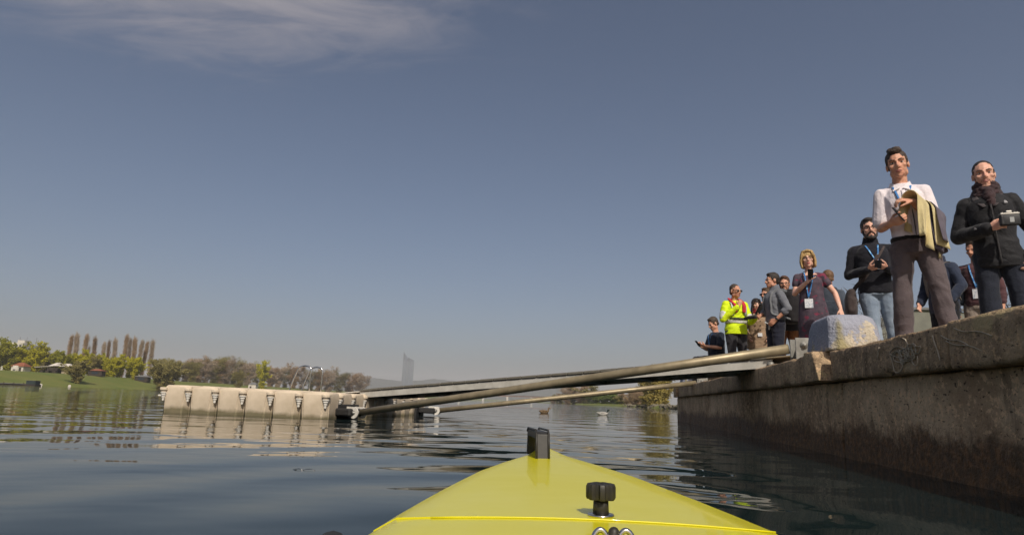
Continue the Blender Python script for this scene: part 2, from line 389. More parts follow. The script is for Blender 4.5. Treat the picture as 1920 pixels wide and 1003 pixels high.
rough_block('wall_face', REC, 1.6, -14, 4.62, -1.1, QUND-0.002, wall_m, qw, cell=0.04, amp=0.018, seed=1)
rough_block('wall_face', REC, 1.6, 4.63, QEND, -1.1, QUND-0.002, wall_m, qw, cell=0.045, amp=0.014, seed=5)
segs = [(-14, 0.5), (0.503, 2.98), (2.984, 4.60), (5.13, 7.6), (7.604, 10.4), (10.404, 14.25)]
for i, (a, b) in enumerate(segs): rough_block('cap_slab', 0, 1.2, a, b, QUND, QTOP+(0.004*(i % 2)), cap_m, qw, seed=10+i, cell=0.03, amp=0.009, bev=0.020)
def chamf(x, y, z):     # block under the bollard, its upper near corner cut away
    return (x, y+(0.13 if (x < 0 and y < 4.7 and z > 0.6) else 0.0), z)
rough_block('cap_block', -0.075, 1.2, 4.604, 4.935, QUND+0.002, QTOP+0.012, cap_m, qw, seed=31, cell=0.022, bev=0.010, shape=chamf)
rough_block('cap_block', -0.030, 1.2, 4.95, 5.125, QUND+0.01, QTOP+0.004, cap_m, qw, seed=33, cell=0.025, bev=0.02)
rough_block('cap_block', -0.06, 1.2, 14.26, 14.65, QUND+0.002, QTOP+0.01, cap_m, qw, seed=35, cell=0.04)
rough_block('cap_block', -0.01, 1.2, 14.66, QEND+0.02, QUND+0.002, QTOP+0.004, cap_m, qw, seed=36, cell=0.04)
# chalky scribbles scratched into the near cap
rs_ = random.Random(21); chalk = mat('chalk_scratch', S((196, 184, 164)), S((160, 148, 128)), scale=30, rough=0.95)
bm = bmesh.new()
for k in range(11):
    cy, cz = 3.42+rs_.uniform(-.13, .13), 0.605+rs_.uniform(-.035, .035); n_ = 22; a0 = rs_.uniform(0, 6.28); r1, r2 = rs_.uniform(.03, .10), rs_.uniform(.02, .06)
    pts = [(-0.0065, cy+r1*math.cos(a0+q*0.42)*(1+.25*math.sin(q*0.9+k)), cz+r2*math.sin(a0+q*0.42)*(1+.2*math.cos(q*0.7))+0.0008*q) for q in range(rs_.randint(9, n_))]
    bm_tube(bm, pts, [(0.004, 0.0016)]*len(pts), 5, up=(1, 0, 0))
for (ya, za, yb, zb) in ((3.02, 0.67, 2.78, 0.60), (2.98, 0.64, 2.70, 0.575), (3.10, 0.68, 3.05, 0.56), (3.72, 0.68, 3.75, 0.62), (2.9, 0.69, 2.62, 0.63)):
    pts = [(-0.0065, ya+(yb-ya)*t, za+(zb-za)*t+0.006*math.sin(t*7+ya)) for t in np.linspace(0, 1, 9)]; bm_tube(bm, pts, [(0.004, 0.0018)]*9, 5, up=(1, 0, 0))
bm_obj('scratch_marks', bm, chalk, qw, True)
# paved top of the quay
o = pydata('quay_paving', [q2w(1.15, -30, QTOP-0.008), q2w(9, -30, QTOP-0.008), q2w(9, QEND, QTOP-0.008), q2w(1.15, QEND, QTOP-0.008), q2w(1.15, QEND, -1), q2w(9, QEND, -1)], [(0, 1, 2, 3), (3, 2, 5, 4)], top_m)
struct(o)
bpy.data.objects.remove(qroot)

# painted mooring blocks on the edge
def paint_mat(name):
    m = concrete(name, S((186, 176, 158)), S((160, 150, 132)), S((120, 112, 100)))
    nt = m.node_tree; N, L = nt.nodes, nt.links; b = N['Principled BSDF']
    src = b.inputs['Base Color'].links[0].from_socket
    tc = N.new('ShaderNodeTexCoord'); sep = N.new('ShaderNodeSeparateXYZ'); L.new(tc.outputs['Object'], sep.inputs[0])
    n = N.new('ShaderNodeTexNoise'); n.inputs['Scale'].default_value = 5; n.inputs['Detail'].default_value = 9; n.inputs['Roughness'].default_value = 0.7; L.new(tc.outputs['Object'], n.inputs[0])
    a = N.new('ShaderNodeMath'); a.operation = 'MULTIPLY_ADD'; L.new(sep.outputs['Z'], a.inputs[0]); a.inputs[1].default_value = 1.5; L.new(n.outputs[0], a.inputs[2])
    bx_ = N.new('ShaderNodeMath'); bx_.operation = 'MULTIPLY_ADD'; L.new(sep.outputs['X'], bx_.inputs[0]); bx_.inputs[1].default_value = -0.75; L.new(a.outputs[0], bx_.inputs[2])
    r = N.new('ShaderNodeMapRange'); L.new(bx_.outputs[0], r.inputs[0]); r.inputs[1].default_value = 0.50; r.inputs[2].default_value = 0.54
    x = N.new('ShaderNodeMix'); x.data_type = 'RGBA'; L.new(r.outputs[0], x.inputs['Factor']); L.new(src, x.inputs['A']); x.inputs['B'].default_value = S((150, 152, 164)); L.new(x.outputs['Result'], b.inputs['Base Color'])
    # lichen along the arris
    n2 = N.new('ShaderNodeTexNoise'); n2.inputs['Scale'].default_value = 12; n2.inputs['Detail'].default_value = 6; L.new(tc.outputs['Object'], n2.inputs[0])
    a2 = N.new('ShaderNodeMath'); a2.operation = 'ABSOLUTE'; s2 = N.new('ShaderNodeMath'); s2.operation = 'SUBTRACT'; L.new(sep.outputs['X'], s2.inputs[0]); s2.inputs[1].default_value = 0.07; L.new(s2.outputs[0], a2.inputs[0]); my = N.new('ShaderNodeMath'); my.operation = 'MULTIPLY_ADD'; L.new(sep.outputs['Y'], my.inputs[0]); my.inputs[1].default_value = 0.8; L.new(a2.outputs[0], my.inputs[2]); a2 = my
    m2 = N.new('ShaderNodeMath'); m2.operation = 'MULTIPLY_ADD'; L.new(n2.outputs[0], m2.inputs[0]); m2.inputs[1].default_value = -0.10; L.new(a2.outputs[0], m2.inputs[2])
    r2 = N.new('ShaderNodeMapRange'); L.new(m2.outputs[0], r2.inputs[0]); r2.inputs[1].default_value = -0.02; r2.inputs[2].default_value = 0.015; r2.inputs[3].default_value = 0.75; r2.inputs[4].default_value = 0
    y = N.new('ShaderNodeMix'); y.data_type = 'RGBA'; L.new(r2.outputs[0], y.inputs['Factor']); L.new(x.outputs['Result'], y.inputs['A']); y.inputs['B'].default_value = S((138, 128, 84)); L.new(y.outputs['Result'], b.inputs['Base Color'])
    return m
paint_m = paint_mat('flaking_blue_paint_on_concrete')
def mooring(y0, label, L_=0.62, W=0.37, H=0.275, seed=50):
    """squat block with sloping sides, longer along the quay, worn rounded shoulders"""
    bm = bmesh.new(); n = 4
    rings_ = [(0, 0, 0), (0.10, 0.010, 0.015), (0.19, 0.020, 0.032), (H-0.028, 0.030, 0.070), (H-0.006, 0.050, 0.105), (H, 0.075, 0.14)]
    rows = []
    for z, ix, iy in rings_:
        c = 0.055
        x0, x1, ya, yb = ix, W-ix, iy, L_-iy
        poly = [(x0+c, ya), (x1-c, ya), (x1, ya+c), (x1, yb-c), (x1-c, yb), (x0+c, yb), (x0, yb-c), (x0, ya+c)]
        rows.append([bm.verts.new((x, y, z)) for x, y in poly])
    for a, b in zip(rows, rows[1:]):
        for k in range(8): bm.faces.new((a[k], a[(k+1) % 8], b[(k+1) % 8], b[k]))
    bm.faces.new(rows[0][::-1]); bm.faces.new(rows[-1])
    for it in range(5):
        ed = [e for e in bm.edges if e.calc_length() > 0.03]
        if not ed: break
        bmesh.ops.subdivide_edges(bm, edges=ed, cuts=1, use_grid_fill=True)
    bmesh.ops.triangulate(bm, faces=[f for f in bm.faces if len(f.verts) > 4])
    for it in range(1): bmesh.ops.smooth_vert(bm, verts=[v for v in bm.verts if v.co.z > 0.01], factor=0.15, use_axis_x=True, use_axis_y=True, use_axis_z=True)
    bm.normal_update(); P = np.array([v.co for v in bm.verts]); nr = np.array([v.normal for v in bm.verts])
    P2 = P+nr*(0.0045*fbm(P*9+seed, 4))[:, None]
    for v, p in zip(bm.verts, P2): v.co = p
    o = bm_obj('mooring_block', bm, paint_m, None, True); o.location = q2w(0.02, y0, QTOP+0.008); o.rotation_euler = (0, 0, QYAW)
    return tag(o, label, 'mooring block', 'painted mooring blocks on the quay edge')
mooring(4.60, 'large blue and cream flaking mooring block in front of the woman in the dress')
mooring(13.6, 'far pale mooring block below the gangway at the quay corner', seed=80)

# ------------------------------------------------------------------ floating dock
beige_m = mat('beige_moulded_plastic', S((206, 190, 168)), S((186, 170, 146)), scale=5, rough=0.62, spec=0.3, bump=0.0012, bscale=60, lo=0.3, hi=0.75)
def algae(m):
    nt = m.node_tree; N, L = nt.nodes, nt.links; b = N['Principled BSDF']; src = b.inputs['Base Color'].links[0].from_socket; tc = N.new('ShaderNodeTexCoord'); sp = N.new('ShaderNodeSeparateXYZ'); L.new(tc.outputs['Object'], sp.inputs[0])
    gm = N.new('ShaderNodeNewGeometry'); n = N.new('ShaderNodeTexNoise'); n.inputs['Scale'].default_value = 9; n.inputs['Detail'].default_value = 6; L.new(gm.outputs['Position'], n.inputs[0])
    a = N.new('ShaderNodeMath'); a.operation = 'MULTIPLY_ADD'; L.new(n.outputs[0], a.inputs[0]); a.inputs[1].default_value = -0.09; L.new(sp.outputs['Z'], a.inputs[2])
    r = N.new('ShaderNodeMapRange'); L.new(a.outputs[0], r.inputs[0]); r.inputs[1].default_value = -0.035; r.inputs[2].default_value = 0.015; r.inputs[3].default_value = 0.85; r.inputs[4].default_value = 0
    x = N.new('ShaderNodeMix'); x.data_type = 'RGBA'; L.new(r.outputs[0], x.inputs['Factor']); L.new(src, x.inputs['A']); x.inputs['B'].default_value = S((104, 98, 70))
    n2 = N.new('ShaderNodeTexNoise'); n2.inputs['Scale'].default_value = 3.5; n2.inputs['Detail'].default_value = 8; L.new(gm.outputs['Position'], n2.inputs[0]); r2 = N.new('ShaderNodeMapRange'); L.new(n2.outputs[0], r2.inputs[0]); r2.inputs[1].default_value = 0.52; r2.inputs[2].default_value = 0.75; r2.inputs[4].default_value = 0.45
    y = N.new('ShaderNodeMix'); y.data_type = 'RGBA'; L.new(r2.outputs[0], y.inputs['Factor']); L.new(x.outputs['Result'], y.inputs['A']); y.inputs['B'].default_value = S((160, 144, 118)); L.new(y.outputs['Result'], b.inputs['Base Color'])
algae(beige_m)
white_m = mat('white_plastic_fitting', S((222, 218, 210)), S((196, 190, 178)), scale=20, rough=0.5)
galv_m = mat('galvanised_steel', S((152, 150, 144)), S((124, 122, 116)), scale=14, rough=0.5, metal=0.35, spec=0.5, bump=0.0006, bscale=80)
pipe_m = mat('dull_aluminium_pipe', S((158, 144, 116)), S((132, 120, 96)), scale=7, rough=0.45, metal=0.4, spec=0.5, stretch=(1, 1, 1))
chrome_m = mat('polished_steel', (0.62, 0.61, 0.59, 1), rough=0.12, metal=1.0)
rubber_m = mat('black_rubber', S((34, 33, 33)), S((46, 45, 44)), scale=30, rough=0.7)
DYAW = math.radians(-11); DP = 0.405; DNX, DNY = 6, 10; DTOP = 0.325
dock = empty('floating_dock', (-2.31, 8.42, 0), DYAW)      # origin: near right corner; local -x along the front, +y along the side
tag(dock, 'beige modular plastic floating dock moored off the quay by two arms', 'floating dock')
DM = Matrix.Translation((-2.31, 8.42, 0)) @ Matrix.Rotation(DYAW, 4, 'Z')
def cube_mesh():
    """float module: octagonal plan (corners cut for the lugs), rounded shoulders, raised anti-slip top"""
    bm = bmesh.new(); h = DP/2-0.006; c = 0.052; rows = []
    for z, ins in ((-0.09, 0.03), (-0.075, 0.008), (-0.06, 0.0), (0.235, 0.0), (0.295, 0.003), (0.318, 0.010), (0.330, 0.024), (DTOP, 0.045)):
        a = h-ins; cc = c + (0.018 if z < 0.2 else 0)
        poly = [(-a+cc, -a), (a-cc, -a), (a, -a+cc), (a, a-cc), (a-cc, a), (-a+cc, a), (-a, a-cc), (-a, -a+cc)]
        rows.append([bm.verts.new((x, y, z)) for x, y in poly])
    for p, q in zip(rows, rows[1:]):
        for k in range(8): bm.faces.new((p[k], p[(k+1) % 8], q[(k+1) % 8], q[k]))
    bm.faces.new(rows[0][::-1]); bm.faces.new(rows[-1])
    bmesh.ops.bevel(bm, geom=[e for e in bm.edges if abs(e.verts[0].co.z-e.verts[1].co.z) > 0.1], offset=0.014, segments=2, affect='EDGES')
    bmesh.ops.recalc_face_normals(bm, faces=bm.faces); me = bpy.data.meshes.new('float_cube'); bm.to_mesh(me); bm.free(); me.materials.append(beige_m)
    me.polygons.foreach_set('use_smooth', [True]*len(me.polygons)); me.set_sharp_from_angle(angle=math.radians(38)); return me
CUBE = cube_mesh()
for i in range(DNX):
    for j in range(DNY):
        c = bpy.data.objects.new('float_cube', CUBE); COL.objects.link(c); c.parent = dock
        c.location = (-DP*(i+0.5), DP*(j+0.5), RNG.uniform(-0.004, 0.004) + 0.006*i); c.rotation_euler = (RNG.uniform(-.006, .006), RNG.uniform(-.006, .006), 0)
def lug_mesh():
    bm = bmesh.new(); bm_lathe(bm, [(0.001, 0.262), (0.05, 0.262), (0.058, 0.27), (0.058, 0.296), (0.05, 0.304), (0.001, 0.304)], 14)
    bm_lathe(bm, [(0.001, 0.245), (0.042, 0.245), (0.042, 0.259), (0.001, 0.259)], 12)
    bmesh.ops.recalc_face_normals(bm, faces=bm.faces); me = bpy.data.meshes.new('lug'); bm.to_mesh(me); bm.free(); me.materials.append(beige_m); return me
def pin_mesh():
    bm = bmesh.new(); bm_lathe(bm, [(0.001, 0.13), (0.016, 0.13), (0.018, 0.16), (0.024, 0.17), (0.024, 0.19), (0.034, 0.2), (0.034, 0.222), (0.044, 0.226), (0.044, 0.242), (0.001, 0.242)], 12)
    bmesh.ops.recalc_face_normals(bm, faces=bm.faces); me = bpy.data.meshes.new('pin'); bm.to_mesh(me); bm.free(); me.materials.append(white_m); return me
LUG, PIN = lug_mesh(), pin_mesh()
for i in range(DNX+1):
    for j in range(DNY+1):
        edge = (i in (0, DNX)) or (j in (0, DNY))
        if not edge: continue
        l = bpy.data.objects.new('lug', LUG); COL.objects.link(l); l.parent = dock; l.location = (-DP*i + (0 if i else -0.03) + (0.03 if i == DNX else 0), DP*j + (0.012 if j == 0 else 0), 0.004*i)
        if j == 0 or i == 0:
            p = bpy.data.objects.new('pin', PIN); COL.objects.link(p); p.parent = l; p.location = (0, 0, 0)
box('tie_bolt', (-DP*DNX-0.02, 0.03, 0.22), (0.09, 0.02, 0.02), white_m, dock)
# swim ladder on the far left corner
lad = empty('swim_ladder', (0, 0, 0)); lad.matrix_world = DM @ Matrix.Translation((-DP*DNX, 0, 0))
tag(lad, 'pair of bent steel handrails of the swim ladder on the dock', 'ladder')
for k, yy in enumerate((3.52, 3.98)):
    p = [(0.30, yy, 0.34), (0.30, yy, 0.60), (0.30, yy, 0.74), (0.27, yy, 0.80), (0.20, yy, 0.825), (0.12, yy, 0.82), (0.05, yy, 0.78), (0.0, yy, 0.68), (-0.09, yy, 0.42), (-0.12, yy, 0.2), (-0.13, yy, -0.5)]
    tube('handrail', spline(p, 40), 0.014, chrome_m, lad, 10)
for z in (0.1, -0.15, -0.4): tube('rung', [(-0.125, 3.52, z), (-0.125, 3.98, z)], 0.018, chrome_m, lad, 8)

# ------------------------------------------------------------------ mooring arms (pipe with hinge at the dock, post on the quay)
def arm(yd, yq, label, zq, xoff=0.30):
    a = DM @ Vector((xoff, yd, 0.085)); b = q2w(0.10, yq, zq)
    r = empty('mooring_boom', a); tag(r, label, 'mooring arm', 'arms holding the floating dock off the quay')
    d = (b-a)
    tube('pipe', [d*0.012, d*0.35, d*0.7, d*0.992], 0.045, pipe_m, r, 20)
    # hinge: dark socket bolted under the cubes, white eye plates with a pin
    side = Vector((-d.y, d.x, 0)).normalized(); dn = Vector((d.x, d.y, 0)).normalized()
    rot = Matrix((dn, side, Vector((0, 0, 1)))).transposed()
    hinge = box('hinge_bracket', -dn*0.16+Vector((0, 0, -0.0)), (0.30, 0.30, 0.10), rubber_m, r, rot, 0.02)
    for s in (-1, 1):
        bm = bmesh.new(); bm_lathe(bm, [(0.03, -0.008), (0.075, -0.008), (0.075, 0.008), (0.03, 0.008), (0.03, -0.008)], 18, Matrix.Rotation(math.pi/2, 4, 'X'))
        bm_box(bm, (-0.085, 0, 0.03), (0.10, 0.014, 0.09))
        o = bm_obj('eye_plate', bm, white_m, hinge); o.matrix_local = Matrix.Translation(side*(0.075*s)) @ rot.to_4x4()
    tube('hinge_pin', [side*-0.10, side*0.10], 0.022, galv_m, hinge, 10)
    # dark float mounting plate against the dock side
    box('mounting_plate', -dn*0.33+Vector((0, 0, 0.0)), (0.05, 0.62, 0.20), rubber_m, r, rot, 0.01)
    # quay post: two flat plates on a foot, a bolt through them
    qr = Matrix.Rotation(QYAW, 3, 'Z'); off = b-a; h = zq-QTOP
    post = box('post', off+qr @ Vector((0.07, 0.085, -h/2+0.02)), (0.16, 0.014, h+0.13), galv_m, r, qr, 0.004)
    box('post_plate', off+qr @ Vector((0.07, -0.085, -h/2+0.02)), (0.16, 0.014, h+0.13), galv_m, r, qr, 0.004)
    box('web_plate', off+qr @ Vector((0.155, 0, -h/2+0.02)), (0.012, 0.155, h+0.13), galv_m, r, qr, 0.003)
    box('foot_plate', off+qr @ Vector((0.07, 0, -h-0.001+0.008)), (0.26, 0.28, 0.012), galv_m, r, qr, 0.003)
    tube('bolt', [off+qr @ Vector((0.06, -0.125, 0.02)), off+qr @ Vector((0.06, 0.125, 0.02))], 0.016, galv_m, r, 8)
    tube('washer', [off+qr @ Vector((0.06, -0.097, 0.02)), off+qr @ Vector((0.06, -0.092, 0.02))], 0.034, galv_m, r, 14)
    return r
arm(0.30, 5.80, 'thick near mooring arm pipe crossing in front of the gangway to a bolted post', QTOP+0.125)
arm(DNY*DP-0.28, 11.9, 'thin-looking far mooring arm pipe running under the gangway', QTOP+0.02)

# ------------------------------------------------------------------ gangway
def gangway():
    A = q2w(0.34, 7.25, QTOP+0.075); Bp = DM @ Vector((0.02, 1.75, DTOP+0.012))
    d = Bp-A; Ln = d.length; dn = d.normalized(); s = Vector((-dn.y, dn.x, 0)).normalized(); up = dn.cross(s)
    if up.z < 0: up = -up
    if s.y > 0: s = -s                                   # s points to the near side
    rot = Matrix((dn, s, up)).transposed()
    g = empty('gangway', A); tag(g, 'long grey metal gangway with slatted deck sloping from quay to dock', 'gangway')
    W = 0.92
    beam_m = mat('pale_aluminium_beam', S((196, 192, 182)), S((172, 168, 158)), scale=5, rough=0.55, spec=0.4, metal=0.1)
    for side in (1, -1):
        bm = bmesh.new()
        bm_box(bm, (0, 0, 0), (Ln, 0.012, 0.085)); bm_box(bm, (0, -0.022*side, 0.039), (Ln, 0.04, 0.008)); bm_box(bm, (0, -0.022*side, -0.039), (Ln, 0.04, 0.008))
        o = bm_obj('side_beam', bm, beam_m, g); o.matrix_local = Matrix.Translation(dn*(Ln/2)+s*(W/2*side)-up*0.02) @ rot.to_4x4()
    n = 27; pit = Ln/n
    bm = bmesh.new(); bm_box(bm, (0, 0, 0), (pit*0.93, W+0.05, 0.03), bevel=0.004)
    slat_m = mat('grey_deck_boards', S((112, 108, 98)), S((92, 88, 80)), scale=6, rough=0.75, bump=0.001, bscale=60, stretch=(1, .2, 1))
    o = bm_obj('deck_board', bm, slat_m, g); me = o.data
    for k in range(n):
        q = o if k == 0 else bpy.data.objects.new('deck_board', me)
        if k: COL.objects.link(q); q.parent = g
        q.matrix_local = Matrix.Translation(dn*(pit*(k+0.5))+up*(0.046+RNG.uniform(-.002, .002))) @ rot.to_4x4()
    for k in range(9):
        t = (k+0.5)/9; box('cross_member', dn*(Ln*t)-up*0.035, (0.04, W-0.04, 0.04), galv_m, g, rot)
    # light kick edge with gaps, seen between the boards
    box('hinge_plate', dn*(-0.16)+up*0.052-Vector((0, 0, 0.012)), (0.42, W+0.1, 0.012), pipe_m, g, rot)
    box('landing_flap', dn*(Ln+0.16)+up*0.03, (0.42, W, 0.014), white_m, g, rot)
    tube('end_roller', [dn*0.02+s*(W/2+0.02)-up*0.03, dn*0.02+s*(-W/2-0.02)-up*0.03], 0.035, galv_m, g, 12)
    tube('support_roller', [dn*(Ln-0.05)+s*(W/2)-up*0.035, dn*(Ln-0.05)-s*(W/2)-up*0.035], 0.028, galv_m, g, 12)
gangway()

# ------------------------------------------------------------------ yellow boat carrying the camera
def boat():
    yel = mat('glossy_yellow_gelcoat', S((213, 204, 24)), S((203, 194, 22)), scale=2.2, rough=0.26, rough2=0.42, spec=0.35, coat=0.28, bump=0.0003, bscale=7)
    blk = mat('black_moulded_plastic', S((40, 38, 35)), S((52, 50, 46)), scale=40, rough=0.5, spec=0.4)
    st = mat('stainless_wire', (0.55, 0.53, 0.5, 1), rough=0.2, metal=1.0)
    b = empty('yellow_boat', (0.1, 0.80, 0), math.radians(-0.6)); tag(b, 'glossy yellow bow of the small boat in the foreground', 'boat')
    Z = 0.15
    def half(y):    # half breadth of the deck edge; y in boat coordinates (0 at the seam)
        return float(np.interp(y, [-1.25, -1.0, -0.5, -0.05, 0.15, 0.28, 0.42, 0.58, 0.75, 0.95, 1.08, 1.16, 1.20], [0.22, 0.255, 0.285, 0.270, 0.250, 0.234, 0.212, 0.184, 0.140, 0.076, 0.040, 0.018, 0.005]))
    ys = list(np.linspace(-1.25, -0.102, 14))
    def shell(name, y0, y1, n, zoff, gap=0.0):
        rows = []; bm = bmesh.new()
        for y in np.linspace(y0, y1, n):
            h = half(y); rise = 0.012*max(0, y)**2; crown = 0.007*min(1, h/0.2)
            ch = min(0.028, h*0.35)
            prof = [(-h*0.62, -0.13), (-h*0.93, 0.03), (-h, Z-0.030), (-h, Z-0.012), (-h+ch, Z+0.004)]
            m_ = 12
            for k in range(1, m_): t = -1+2*k/m_; prof.append(((h-ch)*t, Z+0.004+crown*(1-t*t)))
            prof += [(-x, z) for x, z in prof[4::-1]]
            rows.append([bm.verts.new((x, y, z+rise+zoff*(1 if z > 0.05 else 0))) for x, z in prof])
        for a, c in zip(rows, rows[1:]):
            for k in range(len(a)-1): bm.faces.new((a[k], a[k+1], c[k+1], c[k]))
            bm.faces.new((a[-1], a[0], c[0], c[-1]))
        bm.faces.new(rows[0]); bm.faces.new(rows[-1][::-1])
        o = bm_obj(name, bm, yel, b, True); o.data.set_sharp_from_angle(angle=math.radians(40)); return o
    shell('bow_cover', 0.042, 1.22, 34, 0.0)
    shell('hull', -1.25, 0.040, 24, -0.0015)
    # rounded bright lip where the cover meets the hull
    tube('cover_lip', [(x, 0.040, Z+0.0035+0.007*(1-(x/0.235)**2)) for x in np.linspace(-0.19, 0.236, 15)], 0.0011, yel, b, 8)
    # carry handle on the bow
    bm = bmesh.new(); y0, y1, w, hh, zb = 0.83, 1.08, 0.0155, 0.070, Z+0.010
    pr = [(y0, 0), (y0+0.016, hh*0.93), (y0+0.032, hh), (y1-0.03, hh*0.98), (y1-0.012, hh*0.9), (y1, 0), (y1-0.022, 0), (y1-0.032, hh*0.72), (y0+0.036, hh*0.74), (y0+0.026, 0)]
    for s, ww in ((0, w),):
        a = [bm.verts.new((-ww, y, z)) for y, z in pr]; c = [bm.verts.new((ww, y, z)) for y, z in pr]; n = len(pr)
        bm.faces.new(a); bm.faces.new(c[::-1])
        for k in range(n): bm.faces.new((a[k], c[k], c[(k+1) % n], a[(k+1) % n]))
    bmesh.ops.triangulate(bm, faces=[f for f in bm.faces if len(f.verts) > 4]); 
    hd = bm_obj('carry_handle', bm, blk, b); hd.location = (0.048, 0, zb-0.002); hd.rotation_euler = (0, 0, math.radians(4.5))
    md = hd.modifiers.new('edge', 'BEVEL'); md.width = 0.0025; md.segments = 2; md.limit_method = 'ANGLE'
    for s in (-1, 1):     # side flanges, so the web between them is recessed
        bm = bmesh.new(); a = [bm.verts.new((s*w, y, z)) for y, z in pr[:6]]; c = [bm.verts.new((s*w*0.72, y, z)) for y, z in pr[:6]]
        n = 6
        pts = [(s*w*0.98, y0-0.004, 0.002), (s*w*0.98, y0+0.012, hh*0.93), (s*w*0.98, y0+0.030, hh+0.004), (s*w*0.98, y1-0.03, hh+0.002), (s*w*0.98, y1-0.008, hh*0.9)]
        bm.free(); tube('handle_flange', pts, 0.0028, blk, hd, 6)
    # star knob
    kx, ky, kz = 0.024, 0.066, Z+0.0105
    kn = bpy.data.objects.new('star_knob', None); COL.objects.link(kn); kn.parent = b; kn.location = (kx, ky, kz)
    kn.name = 'clamp_knob'
    bm = bmesh.new(); poly = []
    for k in range(84):
        a = 2*math.pi*k/84; q = math.cos(7*a); r = 0.0172+0.0034*max(-0.75, min(0.6, q*1.4)); poly.append((r*math.cos(a+0.2), r*math.sin(a+0.2)))
    for (z0, z1, sc) in ((0.022, 0.0375, 1.0),):
        rows = [[bm.verts.new((x*s_, y*s_, z)) for x, y in poly] for z, s_ in ((0.020, 0.6), (0.0205, 0.93), (0.023, 1.0), (0.036, 1.0), (0.0395, 0.92), (0.0405, 0.7), (0.0385, 0.4))]
        for p, q in zip(rows, rows[1:]):
            for k in range(84): bm.faces.new((p[k], p[(k+1) % 84], q[(k+1) % 84], q[k]))
        bm.faces.new(rows[0][::-1]); bm.faces.new(rows[-1])
    bm_obj('knob_head', bm, blk, kn, True).data.set_sharp_from_angle(angle=math.radians(45))
    bm = bmesh.new(); bm_lathe(bm, [(0.0, 0.002), (0.0105, 0.002), (0.0095, 0.022), (0.0, 0.022)], 20); bm_obj('knob_stem', bm, blk, kn, True)
    bm = bmesh.new(); bm_lathe(bm, [(0.0, 0.0), (0.0165, 0.0), (0.0172, 0.0015), (0.0165, 0.003), (0.0, 0.003)], 24); bm_obj('washer', bm, st, kn, True)
    # steel bow shackles and black pin at the hatch
    for xx in (-0.0096, 0.0136):
        p = [(xx-0.0065, -0.186, Z+0.004), (xx-0.007, -0.184, Z+0.026), (xx-0.005, -0.183, Z+0.035), (xx, -0.1825, Z+0.039), (xx+0.005, -0.183, Z+0.035), (xx+0.007, -0.184, Z+0.026), (xx+0.0065, -0.186, Z+0.004)]
        tube('steel_loop', spline(p, 30), 0.0026, st, b, 10)
    tube('pin_lever', [(-0.001, -0.188, Z+0.006), (0.0025, -0.184, Z+0.037)], [0.0062, 0.0052], blk, b, 12, dome=True)
    box('lever_base', (0.002, -0.188, Z+0.0085), (0.050, 0.014, 0.008), blk, b, None, 0.002)
    tube('side_bumper', [(-0.285, -0.7, Z-0.012), (-0.292, -0.3, Z-0.012), (-0.284, -0.06, Z-0.010)], 0.016, rubber_m, b, 12, dome=True)
boat()

# ------------------------------------------------------------------ ducks
def duck(px, py, L_, label, head_c, body_c, flank_c, rz):
    p = at_z(px, py, 0.0); r = empty('duck', (p.x, p.y, 0), rz); tag(r, label, 'duck', 'ducks swimming on the river')
    s = L_/0.40; hm = mat('duck_'+label[:14], head_c, rough=0.6); bm_ = mat('duckb_'+label[:14], body_c, flank_c, scale=30, rough=0.8)
    bm = bmesh.new()
    bm_tube(bm, [(-0.21*s, 0, 0.09*s), (-0.17*s, 0, 0.07*s), (-0.08*s, 0, 0.045*s), (0.05*s, 0, 0.04*s), (0.14*s, 0, 0.055*s), (0.18*s, 0, 0.09*s)], [(0.012*s, 0.02*s), (0.035*s, 0.05*s), (0.075*s, 0.085*s), (0.08*s, 0.085*s), (0.055*s, 0.055*s), (0.028*s, 0.03*s)], 14, up=(0, 0, 1), dome=True)
    bm_obj('body', bm, bm_, r, True)
    bm = bmesh.new(); bm_tube(bm, [(0.15*s, 0, 0.07*s), (0.175*s, 0, 0.12*s), (0.185*s, 0, 0.165*s), (0.20*s, 0, 0.19*s), (0.225*s, 0, 0.19*s)], [0.04*s, 0.028*s, 0.03*s, 0.037*s, 0.026*s], 12, dome=True); hd = bm_obj('head', bm, hm, r, True)
    tube('bill', [(0.235*s, 0, 0.186*s), (0.285*s, 0, 0.172*s)], [(0.011*s, 0.014*s), (0.005*s, 0.016*s)], mat('duck_bill', S((150, 135, 60)), rough=0.5), hd, 8, up=(0, 0, 1))
    for sd_ in (-1, 1): tube('wing', [(0.08*s, sd_*0.07*s, 0.085*s), (-0.05*s, sd_*0.075*s, 0.085*s), (-0.17*s, sd_*0.03*s, 0.09*s)], [(0.03*s, 0.012*s), (0.04*s, 0.014*s), (0.01*s, 0.006*s)], bm_, r, 8, up=(0, 0, 1), dome=True)
duck(1130, 778, 0.32, 'drake with dark head and pale flanks swimming towards the quay', S((30, 44, 36)), S((150, 146, 138)), S((176, 172, 164)), math.radians(-12))
duck(1020, 774, 0.30, 'mottled brown duck swimming behind the drake', S((104, 86, 62)), S((118, 96, 68)), S((84, 68, 50)), math.radians(15))

